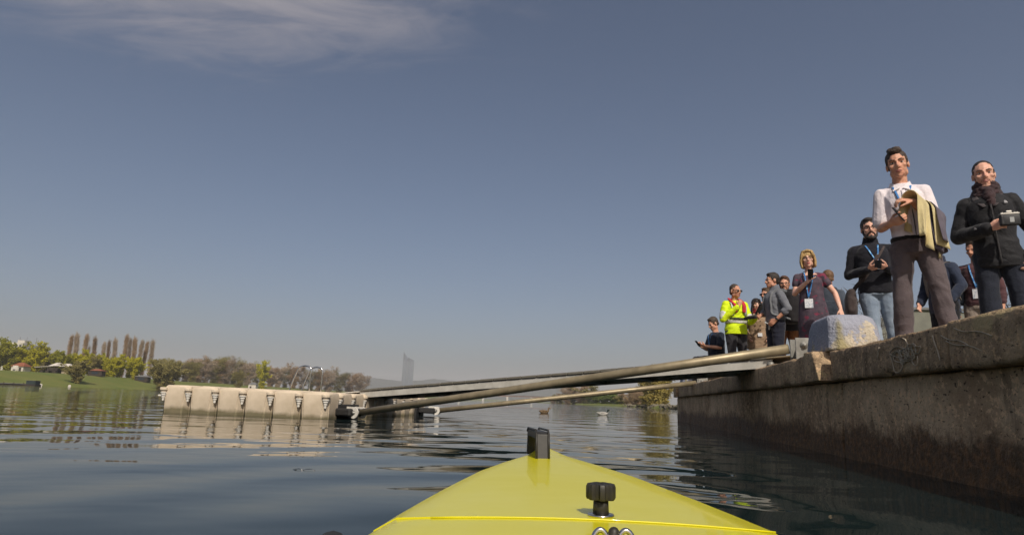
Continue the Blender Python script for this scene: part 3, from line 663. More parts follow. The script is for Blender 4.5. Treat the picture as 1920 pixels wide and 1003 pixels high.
# ------------------------------------------------------------------ trees
def leaf_mat(name, a, b, scale=0.35):
    m = mat(name, a, b, scale=scale, rough=0.8, spec=0.15, detail=3); nt = m.node_tree; N, L = nt.nodes, nt.links
    tr = N.new('ShaderNodeBsdfTranslucent'); mx = N.new('ShaderNodeMixShader'); mx.inputs[0].default_value = 0.5
    L.new(N['Principled BSDF'].inputs['Base Color'].links[0].from_socket, tr.inputs['Color']); L.new(N['Principled BSDF'].outputs[0], mx.inputs[1]); L.new(tr.outputs[0], mx.inputs[2]); L.new(mx.outputs[0], N['Material Output'].inputs[0]); return m
bark_m = mat('grey_brown_bark', S((124, 110, 92)), S((98, 86, 72)), scale=6, rough=0.95, spec=0.1)
pale_bark_m = mat('pale_birch_bark', S((196, 184, 156)), S((160, 148, 122)), scale=3, rough=0.85, spec=0.1)
def branch_skel(rng, H, spread, n, start=0.3, up=0.6, levels=2):
    """limbs from the trunk: list of (polyline, r0, r1); trunk first"""
    out = []; trunk = [Vector((0, 0, 0))]
    lean = Vector((rng.uniform(-.03, .03), rng.uniform(-.03, .03), 0))
    for k in range(1, 8): trunk.append(Vector((0, 0, H*0.93*k/7)) + lean*H*(k/7)**2 + Vector((rng.uniform(-.01, .01), rng.uniform(-.01, .01), 0))*H)
    out.append((trunk, H*0.022, H*0.004))
    def grow(p, d, L_, r, lev):
        pts = [p]; q = p.copy(); dd = d.copy()
        for k in range(4): dd = (dd + Vector((rng.uniform(-.25, .25), rng.uniform(-.25, .25), rng.uniform(-.05, .25)*up))).normalized(); q = q + dd*(L_/4); pts.append(q.copy())
        out.append((pts, r, r*0.3))
        if lev > 0:
            for k in range(rng.randint(3, 4)):
                i = rng.randint(1, 4); a = rng.uniform(0, 6.28); side = Vector((math.cos(a), math.sin(a), rng.uniform(0.1, 0.9)*up+0.1))
                grow(pts[i], (dd*0.7+side*0.8).normalized(), L_*rng.uniform(.42, .62), r*0.5, lev-1)
    for k in range(n):
        t = start+(1-start)*((k+rng.random())/n)*0.93; i = min(6, int(t*7)); p = trunk[i].lerp(trunk[i+1], t*7-i)
        a = k*2.4+rng.uniform(-.5, .5); f = spread*math.sin(math.pi*min(1, 0.22+0.78*(1-(t-start)/(1-start))**0.8))
        d = Vector((math.cos(a), math.sin(a), up*rng.uniform(.7, 1.5))).normalized()
        grow(p, d, max(H*0.06, f*rng.uniform(.75, 1.1)), H*0.009*(1.2-t), levels)
    return out
def twig_tree(seed, H, spread, n, start, up, levels, leaf, nl, lsize, kind):
    """trunk mesh + crown mesh (limbs end in twigs; small leaf or bud faces spread along them)"""
    rng = random.Random(seed); sk = branch_skel(rng, H, spread, n, start, up, levels)
    bm = bmesh.new()
    for i, (pts, r0, r1) in enumerate(sk):
        k = len(pts); seg = 7 if i == 0 else 3
        if i > 0 and r0 < H*0.0012: continue
        bm_tube(bm, pts, [r0+(r1-r0)*j/(k-1) for j in range(k)], seg)
    tr = bpy.data.meshes.new('trunk'); bm.to_mesh(tr); bm.free(); tr.polygons.foreach_set('use_smooth', [True]*len(tr.polygons))
    v = []; f = []; fine = [s for s in sk[1:]]
    for k in range(nl):
        pts, r0, r1 = rng.choice(fine); i = rng.randint(0, len(pts)-2); t = rng.random(); p = pts[i].lerp(pts[i+1], t)
        sp = H*0.030; p = p + Vector((rng.gauss(0, sp), rng.gauss(0, sp), rng.gauss(0, sp*0.8)))
        d = Vector((rng.gauss(0, 1), rng.gauss(0, 1), rng.gauss(0, 1)+(1.6 if kind == 'twig' else 0))).normalized(); s = lsize*rng.uniform(.6, 1.4)
        if kind == 'twig':
            w = d.orthogonal().normalized()*s*0.07; a = len(v); v += [p-w, p+w, p+d*s*1.0]; f.append((a, a+1, a+2))
        else:
            x = d.orthogonal().normalized()*s*0.5; y = d.cross(x).normalized()*s*0.38; a = len(v); v += [p-x, p-y, p+x, p+y]; f.append((a, a+1, a+2, a+3))
    cr = bpy.data.meshes.new('crown'); cr.from_pydata([tuple(q) for q in v], [], f); cr.update()
    return tr, cr
def place_tree(name, proto, pos, h, label, group, lm, bm_=None, width=1.0, rz=None, lean=0.0, cat='tree'):
    tr, cr, H = proto; r = empty(name, pos, rz if rz is not None else RNG.uniform(0, 6.28)); s = h/H; r.scale = (s*width, s*width, s)
    r.rotation_euler.y = lean
    a = bpy.data.objects.new('trunk', tr); b = bpy.data.objects.new('crown', cr)
    for o, m in ((a, bm_ or bark_m), (b, lm)):
        COL.objects.link(o); o.parent = r
        if not o.data.materials: o.data.materials.append(m)
        o.material_slots[0].link = 'OBJECT'; o.material_slots[0].material = m
    tag(r, label, cat, group); return r
poplars = [(*twig_tree(100+i, 18, 1.55, 40, 0.05, 2.6, 1, None, 4200, 0.95, 'twig'), 18) for i in range(3)]
bushy = [(*twig_tree(200+i, 10, 4.0, 20, 0.03, 0.6, 2, None, 7500, 0.50, 'leaf'), 10) for i in range(4)]
bare = [(*twig_tree(300+i, 11, 4.2, 22, 0.03, 0.8, 2, None, 8000, 0.75, 'twig'), 11) for i in range(4)]
tall = [(*twig_tree(400+i, 14, 3.6, 24, 0.12, 1.3, 2, None, 7500, 0.45, 'leaf'), 14) for i in range(2)]
yg = leaf_mat('spring_leaves_yellow_green', S((176, 172, 62)), S((150, 150, 60)))
yb = leaf_mat('spring_leaves_bright', S((200, 192, 54)), S((176, 172, 54)))
og = leaf_mat('spring_leaves_olive', S((168, 156, 98)), S((144, 136, 84)))
br = leaf_mat('bare_twigs_brown', S((184, 158, 128)), S((158, 136, 110)))
gb = leaf_mat('bare_twigs_grey', S((190, 172, 150)), S((164, 148, 130)))
gr = leaf_mat('leaves_mid_green', S((126, 138, 62)), S((104, 118, 54)))
wl = leaf_mat('willow_leaves', S((200, 184, 112)), S((176, 162, 98)))
ORD = ['first', 'second', 'third', 'fourth', 'fifth', 'sixth', 'seventh', 'eighth', 'ninth', 'tenth', 'eleventh', 'twelfth', 'thirteenth', 'fourteenth', 'fifteenth', 'sixteenth', 'seventeenth', 'eighteenth', 'nineteenth', 'twentieth', 'twenty-first', 'twenty-second', 'twenty-third', 'twenty-fourth', 'twenty-fifth', 'twenty-sixth']
def on_left(px, d, ytop):
    """foot on the left bank at depth d in the direction of column px, and the height that reaches row ytop"""
    p = at_y(px, 720, d); z = left_ground(p.x, d); t = at_y(px, ytop, d); return Vector((p.x, d, z-1.2)), max(2.0, t.z-z)+1.1
pop = [(120, 627), (134, 622), (147, 626), (153, 646), (169, 629), (185, 641), (197, 637), (208, 632), (225, 627), (237, 633), (245, 630), (251, 637), (262, 639), (276, 634)]
for i, (px, yt) in enumerate(pop):
    d = 300+RNG.uniform(-8, 14); p, h = on_left(px, d, yt-1)
    place_tree('poplar_tree', poplars[i % 3], p, h, f'tall bare poplar, {ORD[i]} from the left in the row on the grassy bank', 'bare poplars on the far bank', gb if i % 2 else br, width=0.62, lean=-0.05)
gl = [(-14, 643, yg), (6, 646, yg), (20, 655, og), (33, 652, yb), (46, 657, yb), (60, 652, yb), (76, 656, og), (88, 661, og), (101, 660, yg), (112, 665, yg), (126, 664, yb), (141, 664, yb), (153, 666, yb), (163, 664, yb), (174, 668, og), (187, 667, yg), (199, 670, yb), (210, 670, yb), (220, 672, yb), (240, 668, yb), (251, 672, yb)]
for i, (px, yt, m_) in enumerate(gl):
    d = 262+RNG.uniform(-9, 14); p, h = on_left(px, d, yt+5)
    place_tree('leafy_tree', bushy[i % 4], p, h, f'round yellow-green spring tree, {ORD[i]} from the left edge behind the grassy bank', 'young green trees on the far bank', m_, width=1.0)
bl = [(292, 685), (303, 682), (316, 686), (331, 688), (346, 684), (358, 687), (371, 683), (384, 685), (398, 681), (411, 686), (424, 684), (437, 683), (451, 691), (464, 690), (478, 692), (507, 697), (520, 698), (534, 699), (549, 696), (566, 702), (583, 704), (598, 706), (616, 703), (636, 706), (655, 710), (676, 712)]
for i, (px, yt) in enumerate(bl):
    d = 330+i*9+RNG.uniform(-12, 12); p, h = on_left(px, d, yt-2)
    place_tree('bare_tree', bare[i % 4], p, h, f'brown leafless tree, {ORD[i]} from the poplars in the row beyond the dock', 'leafless trees beyond the dock', (br, gb, og)[(i*7) % 3] if i > 3 else og, width=1.55)
p, h = on_left(492, 395, 690); place_tree('leafy_tree', bushy[1], p, h, 'single bright yellow-green tree among brown leafless trees', None, yb, width=0.9)
for i, (px, yt, d, lab) in enumerate([(143, 683, 212, 'loose olive bush on the grass slope below the pavilion'), (300, 690, 240, 'brownish shrub at the waterside left of the dock'), (318, 688, 252, 'tall olive shrub just above the left end of the dock'), (448, 702, 330, 'small reddish shrub behind the dock near the sloping path')]):
    p, h = on_left(px, d, yt); place_tree('shrub', (bushy if i != 3 else bare)[i], p, h, lab, 'shrubs on the grassy bank', og, width=1.25, cat='shrub')
# right bank, beyond the quay's end
def on_right(px, d, ytop):
    p = at_y(px, 760, d); z = right_ground(p.x, d); t = at_y(px, ytop, d); return Vector((p.x, d, z-1.2)), max(1.5, t.z-z)+1.1
place_tree('willow_tree', tall[0], *on_right(1226, 126, 696), 'tall golden willow with pale trunk at the end of the quay', None, wl, pale_bark_m, width=1.9)
place_tree('willow_tree', tall[1], *on_right(1243, 132, 706), 'broad olive tree beside the quay corner behind the willow', None, wl, pale_bark_m, width=1.9)
place_tree('willow_tree', tall[1], *on_right(1211, 140, 716), 'smaller golden tree left of the tall willow', None, wl, pale_bark_m, width=1.5)
rl = [(1064, 735, 420, br), (1076, 741, 400, og), (1087, 728, 390, br), (1099, 732, 380, og), (1110, 742, 360, gr), (1121, 741, 340, gr), (1133, 743, 320, gr), (1145, 741, 300, gr), (1157, 743, 280, gr), (1168, 744, 260, og), (1179, 740, 240, br), (1190, 738, 215, br), (1200, 736, 190, br), (1050, 744, 470, og), (1037, 747, 560, br)]
for i, (px, yt, d, m_) in enumerate(sorted(rl)):
    p, h = on_right(px, d, yt)
    place_tree('bank_tree', (bushy if m_ in (gr, og) else bare)[i % 4], p, h, f'low waterside tree, {ORD[i]} from the bridge along the right bank', 'low trees along the right bank', m_, width=2.2)
# rip-rap at the water's edge by the willow
rng = random.Random(5)
def stone_mesh(s):
    bm = bmesh.new(); bmesh.ops.create_icosphere(bm, subdivisions=2, radius=1)
    P = np.array([v.co for v in bm.verts]); d = 1+0.3*vnoise(P*1.3+s*9)
    for v, k in zip(bm.verts, d): v.co = v.co*k
    me = bpy.data.meshes.new('stone'); bm.to_mesh(me); bm.free(); me.materials.append(stone_m); return me
STN = [stone_mesh(i) for i in range(3)]
rp = empty('stone_bank', (25, 100, 0)); tag(rp, 'pale stone rip-rap edging the water below the willow', 'stones')
for k in range(110):
    y = rng.triangular(70, 190, 95); x = rshore_x(y)+rng.uniform(-0.5, 1.6)
    s = bpy.data.objects.new('stone', STN[k % 3]); COL.objects.link(s); s.parent = rp; s.location = (x-25, y-100, 0.1+rng.uniform(0, .35)); q = rng.uniform(.2, .7); s.scale = (q*1.3, q, q*.7); s.rotation_euler = (0, 0, rng.uniform(0, 6))

sparse = [(*twig_tree(500+i, 3, 1.1, 9, 0.05, 1.6, 2, None, 120, 0.35, 'twig'), 3) for i in range(3)]
# leafless shrubs on the quayside behind the crowd
shrub_m = mat('dark_bare_stems', S((72, 62, 52)), S((88, 78, 66)), scale=10, rough=0.9)
for i, (px, yt, d, lab) in enumerate([(1660, 575, 13.5, 'thin leafless shrub behind the pale blue jeans'), (1592, 578, 15, 'thin leafless shrub showing above the mooring block'), (1912, 520, 12, 'leafless branches at the right edge behind the man in black')]):
    b = at_y(px, 700, d); t = at_y(px, yt, d); place_tree('leafless_shrub', sparse[i], Vector((b.x, d, 0.66)), t.z-0.66, lab, 'leafless shrubs behind the crowd', shrub_m, shrub_m, width=1.1, cat='shrub')

# ------------------------------------------------------------------ distant buildings, bridge, tower
plast = mat('pale_render', S((196, 190, 178)), S((180, 174, 162)), scale=0.5, rough=0.9)
glassd = mat('dark_window_glass', S((52, 58, 66)), rough=0.15, spec=0.6)
roofw = mat('white_sheet_roof', S((206, 198, 188)), S((184, 176, 166)), scale=0.8, rough=0.7)
darkw = mat('dark_timber', S((62, 54, 46)), S((48, 42, 36)), scale=2, rough=0.9)
redt = mat('red_roof_tiles', S((138, 82, 58)), S((118, 70, 50)), scale=1.2, rough=0.9)
greyr = mat('grey_sheet', S((112, 112, 112)), S((96, 96, 96)), scale=1, rough=0.7)
def stand(px, d): p = at_y(px, 720, d); return Vector((p.x, d, left_ground(p.x, d)-0.05))
# stepped apartment building above the trees
p = stand(40, 470); t = at_y(40, 640, 470)
b = empty('apartment_building', p); tag(b, 'stepped pale apartment building rising above the trees at the far left', 'building'); H = t.z-p.z
part = [(-6, 0, 11, 10, H*0.95, plast), (4.5, 0, 9, 10, H*0.88, greyr), (-1, 0.6, 26, 11, H*0.62, plast), (-4, 0.5, 5, 6, H*1.03, plast)]
for i, (x, y, w, dpt, h, m_) in enumerate(part): box('wall', (x, y, h/2), (w, dpt, h), m_, b)
for k in range(3):
    for j in range(4):
        box('window', (-10+j*2.6, -5.02, H*0.93-1.6-2.9*k), (1.5, 0.1, 1.5), glassd, b)
for k in range(2):
    for j in range(3): box('window', (2+j*2.6, -5.02, H*0.85-1.6-2.9*k), (1.6, 0.1, 1.4), glassd, b)
for x in (-7, -2, 5): tube('mast', [(x, 0, H*0.9), (x, 0, H*1.12)], 0.12, greyr, b, 6)
# riverside pavilion with white tent-like roofs
p = stand(100, 236); b = empty('pavilion', p); tag(b, 'open riverside pavilion with white pitched roofs on the grass bank', 'pavilion')
def pitched(name, x, w, dpt, z, h, m_, par, lip=0.3):
    bm = bmesh.new(); a = [bm.verts.new(q) for q in ((x-w/2, -dpt/2, z), (x+w/2, -dpt/2, z), (x+w/2, dpt/2, z), (x-w/2, dpt/2, z))]
    r1, r2 = bm.verts.new((x-w*0.18, 0, z+h)), bm.verts.new((x+w*0.18, 0, z+h))
    for q in ((a[0], a[1], r2, r1), (a[1], a[2], r2), (a[2], a[3], r1, r2), (a[3], a[0], r1), (a[3], a[2], a[1], a[0])): bm.faces.new(q)
    return bm_obj(name, bm, m_, par)
box('wall', (4.0, 1.4, 1.3), (3.4, 3.4, 2.6), mat('beige_board', S((150, 136, 116)), rough=0.9), b); box('back_wall', (-1.5, 3.2, 1.1), (8.0, 0.2, 2.2), darkw, b)
pitched('roof', 4.0, 4.6, 4.6, 2.6, 1.1, roofw, b); pitched('roof', 0.6, 3.6, 5, 2.7, 1.2, roofw, b)
box('awning', (-2.6, -0.6, 2.3), (6.4, 4.6, 0.14), roofw, b, Matrix.Rotation(math.radians(-5), 3, 'Y'))
for x in (-5.4, -3.2, -1.0, 1.6): box('post', (x, -2.4, 1.1), (0.2, 0.2, 2.2), darkw, b)
for x in (-4, -1.8, 0.5): box('table', (x, -1.2, 0.45), (1.3, 0.9, 0.9), darkw, b)
p = stand(34, 250); b = empty('cottage', p); tag(b, 'small cottage with red tiled roof left of the pavilion', 'cottage')
box('wall', (0, 0, 1.2), (4.6, 4, 2.4), plast, b); pitched('roof', 0, 5.4, 4.8, 2.4, 1.5, redt, b); box('window', (-1, -2.03, 1.3), (0.9, 0.06, 0.9), glassd, b); box('door', (1.1, -2.03, 1.0), (0.9, 0.06, 1.9), darkw, b)
p = stand(23, 232); b = empty('notice_board', p); tag(b, 'white notice panel on posts on the grass bank', 'notice board'); box('panel', (0, 0, 1.6), (1.9, 0.08, 1.3), roofw, b)
for x in (-0.7, 0.7): box('post', (x, 0.06, 0.5), (0.1, 0.1, 1.0), darkw, b)
for i, (px, d, lab) in enumerate([(178, 246, 'dark timber kiosk under the poplars'), (266, 262, 'dark low shed below the two rightmost poplars')]):
    p = stand(px, d); b = empty('kiosk', p); tag(b, lab, 'kiosk'); box('wall', (0, 0, 1.0), (5.2, 2.4, 2.0), darkw, b); pitched('roof', 0, 5.8, 3.0, 2.0, 0.7, redt if i == 0 else greyr, b); box('hatch', (0, -1.22, 1.2), (2.4, 0.06, 0.8), glassd, b)
# jetty wall and dark tank at the water on the left
b = empty('jetty', (-160, 178, 0)); tag(b, 'low dark concrete jetty along the left waterline', 'jetty')
p = at_y(22, 722, 172); b.location = (p.x, 172, 0); box('deck', (0, 0, 0.45), (9.5, 2.0, 0.16), greyr, b); box('wall', (0, 0.1, 0.1), (9.3, 1.7, 0.55), darkw, b)
for k in range(4): tube('pile', [(-4+k*2.6, -1.05, -0.5), (-4+k*2.6, -1.05, 0.7)], 0.12, darkw, b, 8)
p = at_y(60, 722, 171); b = empty('work_raft', (p.x, 171, 0)); tag(b, 'dark box-shaped raft at the end of the jetty', 'raft'); box('float', (0, 0, 0.15), (3.2, 2.2, 0.5), darkw, b); box('cabin', (0.2, 0, 0.85), (2.4, 1.8, 0.9), mat('dark_teal_paint', S((40, 52, 52)), rough=0.7), b); box('roof_plate', (0.2, 0, 1.33), (2.7, 2.0, 0.06), greyr, b)
for i, px in enumerate((77, 131)):
    p = at_y(px, 722, 176 + 14*i); b = empty('shore_sign', (p.x, p.y, left_ground(p.x, p.y)-0.1)); tag(b, ('round white river sign on the grass right of the raft', 'round white river sign at the waterline below the olive bush')[i], 'sign')
    tube('post', [(0, 0, 0), (0, 0, 1.5)], 0.05, greyr, b, 6); bm = bmesh.new(); bm_lathe(bm, [(0, -0.03), (0.42, -0.03), (0.42, 0.03), (0, 0.03)], 16, Matrix.Translation((0, -0.08, 1.55)) @ Matrix.Rotation(math.pi/2, 4, 'X')); bm_obj('disc', bm, roofw, b)
# small white house among the trees and path
p = stand(475, 372); b = empty('white_cabin', p); tag(b, 'small white cabin beside the bright yellow-green tree', 'cabin'); box('wall', (0, 0, 1.5), (4.2, 3, 3.0), roofw, b); pitched('roof', 0, 4.8, 3.6, 3.0, 1.3, greyr, b); box('door', (-0.8, -1.53, 1.0), (1.0, 0.06, 2.0), darkw, b)
# twin glass tower far away
def tower():
    d = 3250; p = at_y(762, 745, d); top = at_y(757, 659, d).z; t2 = at_y(768, 670, d).z
    b = empty('glass_tower', (p.x, d, 0)); tag(b, 'hazy twin glass skyscraper standing in front of the far hills', 'skyscraper')
    gm = mat('tower_glass', S((66, 80, 94)), S((52, 64, 78)), scale=0.02, rough=0.25, spec=0.6); fm = mat('tower_mullions', S((104, 112, 118)), rough=0.6)
    def blade(x, r, h0, h1, sq):
        bm = bmesh.new(); n = 24; lo = [bm.verts.new((x+r*math.cos(2*math.pi*k/n), r*math.sin(2*math.pi*k/n), 0)) for k in range(n)]
        hi = [bm.verts.new((x+r*math.cos(2*math.pi*k/n), r*math.sin(2*math.pi*k/n), h0+(h1-h0)*(0.5+0.5*math.cos(2*math.pi*k/n)))) for k in range(n)]
        for k in range(n): bm.faces.new((lo[k], lo[(k+1) % n], hi[(k+1) % n], hi[k]))
        bm.faces.new(hi); return bm_obj('tower_shaft', bm, gm, b)
    s1 = blade(-15, 13.5, top, top*0.82, 0); s2 = blade(11, 15.5, t2, t2*0.93, 0)
    for x, r, h in ((-15, 13.8, top*0.8), (11, 15.8, t2*0.9)):
        for k in range(8):
            a = math.pi+math.pi*k/7; tube('mullion', [(x+r*math.cos(a), r*math.sin(a), 2), (x+r*math.cos(a), r*math.sin(a), h)], 1.0, fm, b, 5)
    box('core', (-1, 2, top*0.36), (16, 18, top*0.72), fm, b)
    tube('mast', [(-26, 0, top*0.9), (-26, 0, top*1.06)], 0.8, fm, b, 6)
tower()
def bridge():
    d = 1500; rust = mat('red_brown_bridge_steel', S((120, 84, 66)), S((100, 72, 58)), scale=0.1, rough=0.8)
    z = at_y(960, 741, d).z; x0, x1 = shore_x(d)-60, rshore_x(d)+45
    b = empty('river_bridge', ((x0+x1)/2, d, 0)); tag(b, 'low red-brown girder bridge crossing the river in the distance', 'bridge'); L_ = x1-x0
    box('girder', (0, 0, z-1.6), (L_, 9, 3.0), rust, b); box('deck', (0, 0, z+0.1), (L_, 11, 0.5), greyr, b)
    for sd_ in (-1, 1): box('railing', (0, sd_*5.2, z+0.95), (L_, 0.2, 1.2), greyr, b)
    for k in range(4): t = -L_/2+45+k*(L_-90)/3; box('pier', (t, 0, (z-3.1)/2-0.5), (5, 9, z-2.1), plast, b, None, 0.8)
bridge()
# grey-roofed hall behind the crowd on the quayside, and a pale low wall
p = at_y(1712, 640, 26); r_ = empty('grey_hall', (p.x, 27, 0.7)); tag(r_, 'grey hall roof seen between the legs of the man in white shirt', 'hall')
z1 = at_y(1730, 577, 26).z-0.7
bm = bmesh.new(); pr = [(-1.1, 0), (4.2, 0), (4.2, z1*1.0), (0.9, z1*1.02), (-1.1, z1*0.72)]
a = [bm.verts.new((x, 0, z)) for x, z in pr]; c = [bm.verts.new((x, 5, z)) for x, z in pr]
bm.faces.new(a); bm.faces.new(c[::-1])
for k in range(5): bm.faces.new((a[k], c[k], c[(k+1) % 5], a[(k+1) % 5]))
bm_obj('wall', bm, mat('grey_green_sheet', S((118, 118, 108)), S((104, 104, 96)), scale=2, rough=0.8), r_)
box('fascia', (1.55, -0.04, z1*1.03), (5.4, 0.12, 0.10), greyr, r_)
p = at_y(1672, 640, 17); wl_ = box('low_wall', (0, 0, 0.3), (1.6, 0.25, 0.6), plast); wl_.location = (p.x, 17, 0.68); tag(wl_, 'pale low wall behind the feet of the man in jeans', 'wall')

# ------------------------------------------------------------------ people
def V3(*a): return Vector(a)
class Pieces:
    """overlapping closed pieces, fused into one continuous surface"""
    def __init__(s): s.bm = bmesh.new()
    def ell(s, c, r, M=None, u=14, v=9):
        g = bmesh.ops.create_uvsphere(s.bm, u_segments=u, v_segments=v, radius=1.0)
        T = Matrix.Translation(c) @ Matrix.Diagonal((*(r if isinstance(r, tuple) else (r, r, r)), 1))
        bmesh.ops.transform(s.bm, matrix=(M @ T) if M is not None else T, verts=g['verts'])
    def limb(s, pts, rad, M=None, seg=12, up=None):
        if M is not None: pts = [M @ Vector(q) for q in pts]; up = (M.to_3x3() @ Vector(up)) if up is not None else None
        if not isinstance(rad, list): rad = [rad]*len(pts)
        bm_tube(s.bm, pts, rad, seg, up, dome=True)
    def loft(s, rings, n=28, e=2.5):
        """rings: (centre, rx, ry) horizontal super-ellipses"""
        rows = []
        for c, rx, ry in rings:
            row = []
            for k in range(n):
                a = 2*math.pi*k/n; ca, sa = math.cos(a), math.sin(a)
                row.append(s.bm.verts.new((c[0]+rx*math.copysign(abs(ca)**(2/e), ca), c[1]+ry*math.copysign(abs(sa)**(2/e), sa), c[2])))
            rows.append(row)
        for a, b in zip(rows, rows[1:]):
            for k in range(n): s.bm.faces.new((a[k], a[(k+1) % n], b[(k+1) % n], b[k]))
        s.bm.faces.new(rows[0][::-1]); s.bm.faces.new(rows[-1])
    def build(s, name, voxel, m, parent, smooth=2, disp=None):
        bmesh.ops.recalc_face_normals(s.bm, faces=s.bm.faces)
        me = bpy.data.meshes.new('tmp'); s.bm.to_mesh(me); s.bm.free()
        o = bpy.data.objects.new('tmp', me); COL.objects.link(o)
        r = o.modifiers.new('r', 'REMESH'); r.mode = 'VOXEL'; r.voxel_size = voxel; r.adaptivity = 0
        if smooth: q = o.modifiers.new('s', 'SMOOTH'); q.factor = 0.5; q.iterations = smooth
        dg = bpy.context.evaluated_depsgraph_get(); dg.update()
        out = bpy.data.meshes.new_from_object(o.evaluated_get(dg)); bpy.data.objects.remove(o); bpy.data.meshes.remove(me); out.name = name
        if disp is not None and len(out.vertices):
            n = len(out.vertices); P = np.empty(n*3); out.vertices.foreach_get('co', P); P = P.reshape(-1, 3)
            Nn = np.empty(n*3); out.vertex_normals.foreach_get('vector', Nn); Nn = Nn.reshape(-1, 3)
            P = P + Nn*disp(P)[:, None]; out.vertices.foreach_set('co', P.ravel()); out.update()
        out.materials.clear(); return link(name, out, m, parent, True)
def folds(amp, f=(9, 9, 14), seed=0.0, ridge=True):
    def d(P):
        q = P*np.array(f) + seed; w = vnoise(q*0.45+5)[:, None]*1.3; n = vnoise(q + w)
        n2 = vnoise(q*2.3+w+9)
        r = (1-np.abs(n)*2) if ridge else n
        return amp*(0.65*r + 0.35*n2)
    return d
SKIN = {}
def skin_mat(tone):
    if tone not in SKIN:
        c = {'fair': (214, 172, 150), 'warm': (206, 160, 134), 'tan': (192, 146, 120), 'pale': (222, 184, 164)}[tone]
        SKIN[tone] = mat('skin_'+tone, S(c), S((int(c[0]*0.95), int(c[1]*0.86), int(c[2]*0.84))), scale=14, rough=0.55, spec=0.35, sss=0.0, bump=0.0008, bscale=90)
    return SKIN[tone]
def cloth(name, c, c2=None, rough=0.85, scale=6, bump=0.0015, bscale=120, **k):
    c2 = c2 or tuple(int(x*0.86) for x in c); return mat(name, S(c), S(c2), scale=scale, rough=rough, spec=0.2, bump=bump, bscale=bscale, sheen=0.12, wrinkle=k.pop('wrinkle', 0.012), wscale=k.pop('wscale', 13), **k)
HAIR = lambda n, c: mat('hair_'+n, S(c), S(tuple(int(x*0.65) for x in c)), scale=60, rough=0.6, spec=0.35, bump=0.008, bscale=110, stretch=(1, 1, 0.2))
dark_eye = mat('dark_iris', S((38, 28, 24)), rough=0.1, spec=0.6); white_eye = mat('eye_white', S((196, 188, 182)), rough=0.25)
lens_m = mat('dark_lens', S((18, 18, 20)), rough=0.12, spec=0.7); frame_m = mat('glasses_frame', S((50, 40, 38)), rough=0.4)
phone_m = mat('phone_black', S((22, 22, 24)), rough=0.2, spec=0.5); phone_s = mat('phone_glass', S((30, 34, 40)), rough=0.08, spec=0.6)
lan_m = mat('blue_lanyard', S((52, 110, 170)), S((126, 176, 214)), scale=40, rough=0.7, lo=0.55, hi=0.6); badge_m = mat('badge_paper', S((214, 214, 216)), S((168, 176, 190)), scale=45, rough=0.6, lo=0.5, hi=0.6)
TORSO = [(0.90, 0.146, 0.098), (0.98, 0.146, 0.102), (1.08, 0.134, 0.095), (1.20, 0.142, 0.102), (1.30, 0.154, 0.110), (1.37, 0.150, 0.104), (1.42, 0.118, 0.086), (1.455, 0.080, 0.066), (1.48, 0.056, 0.054)]

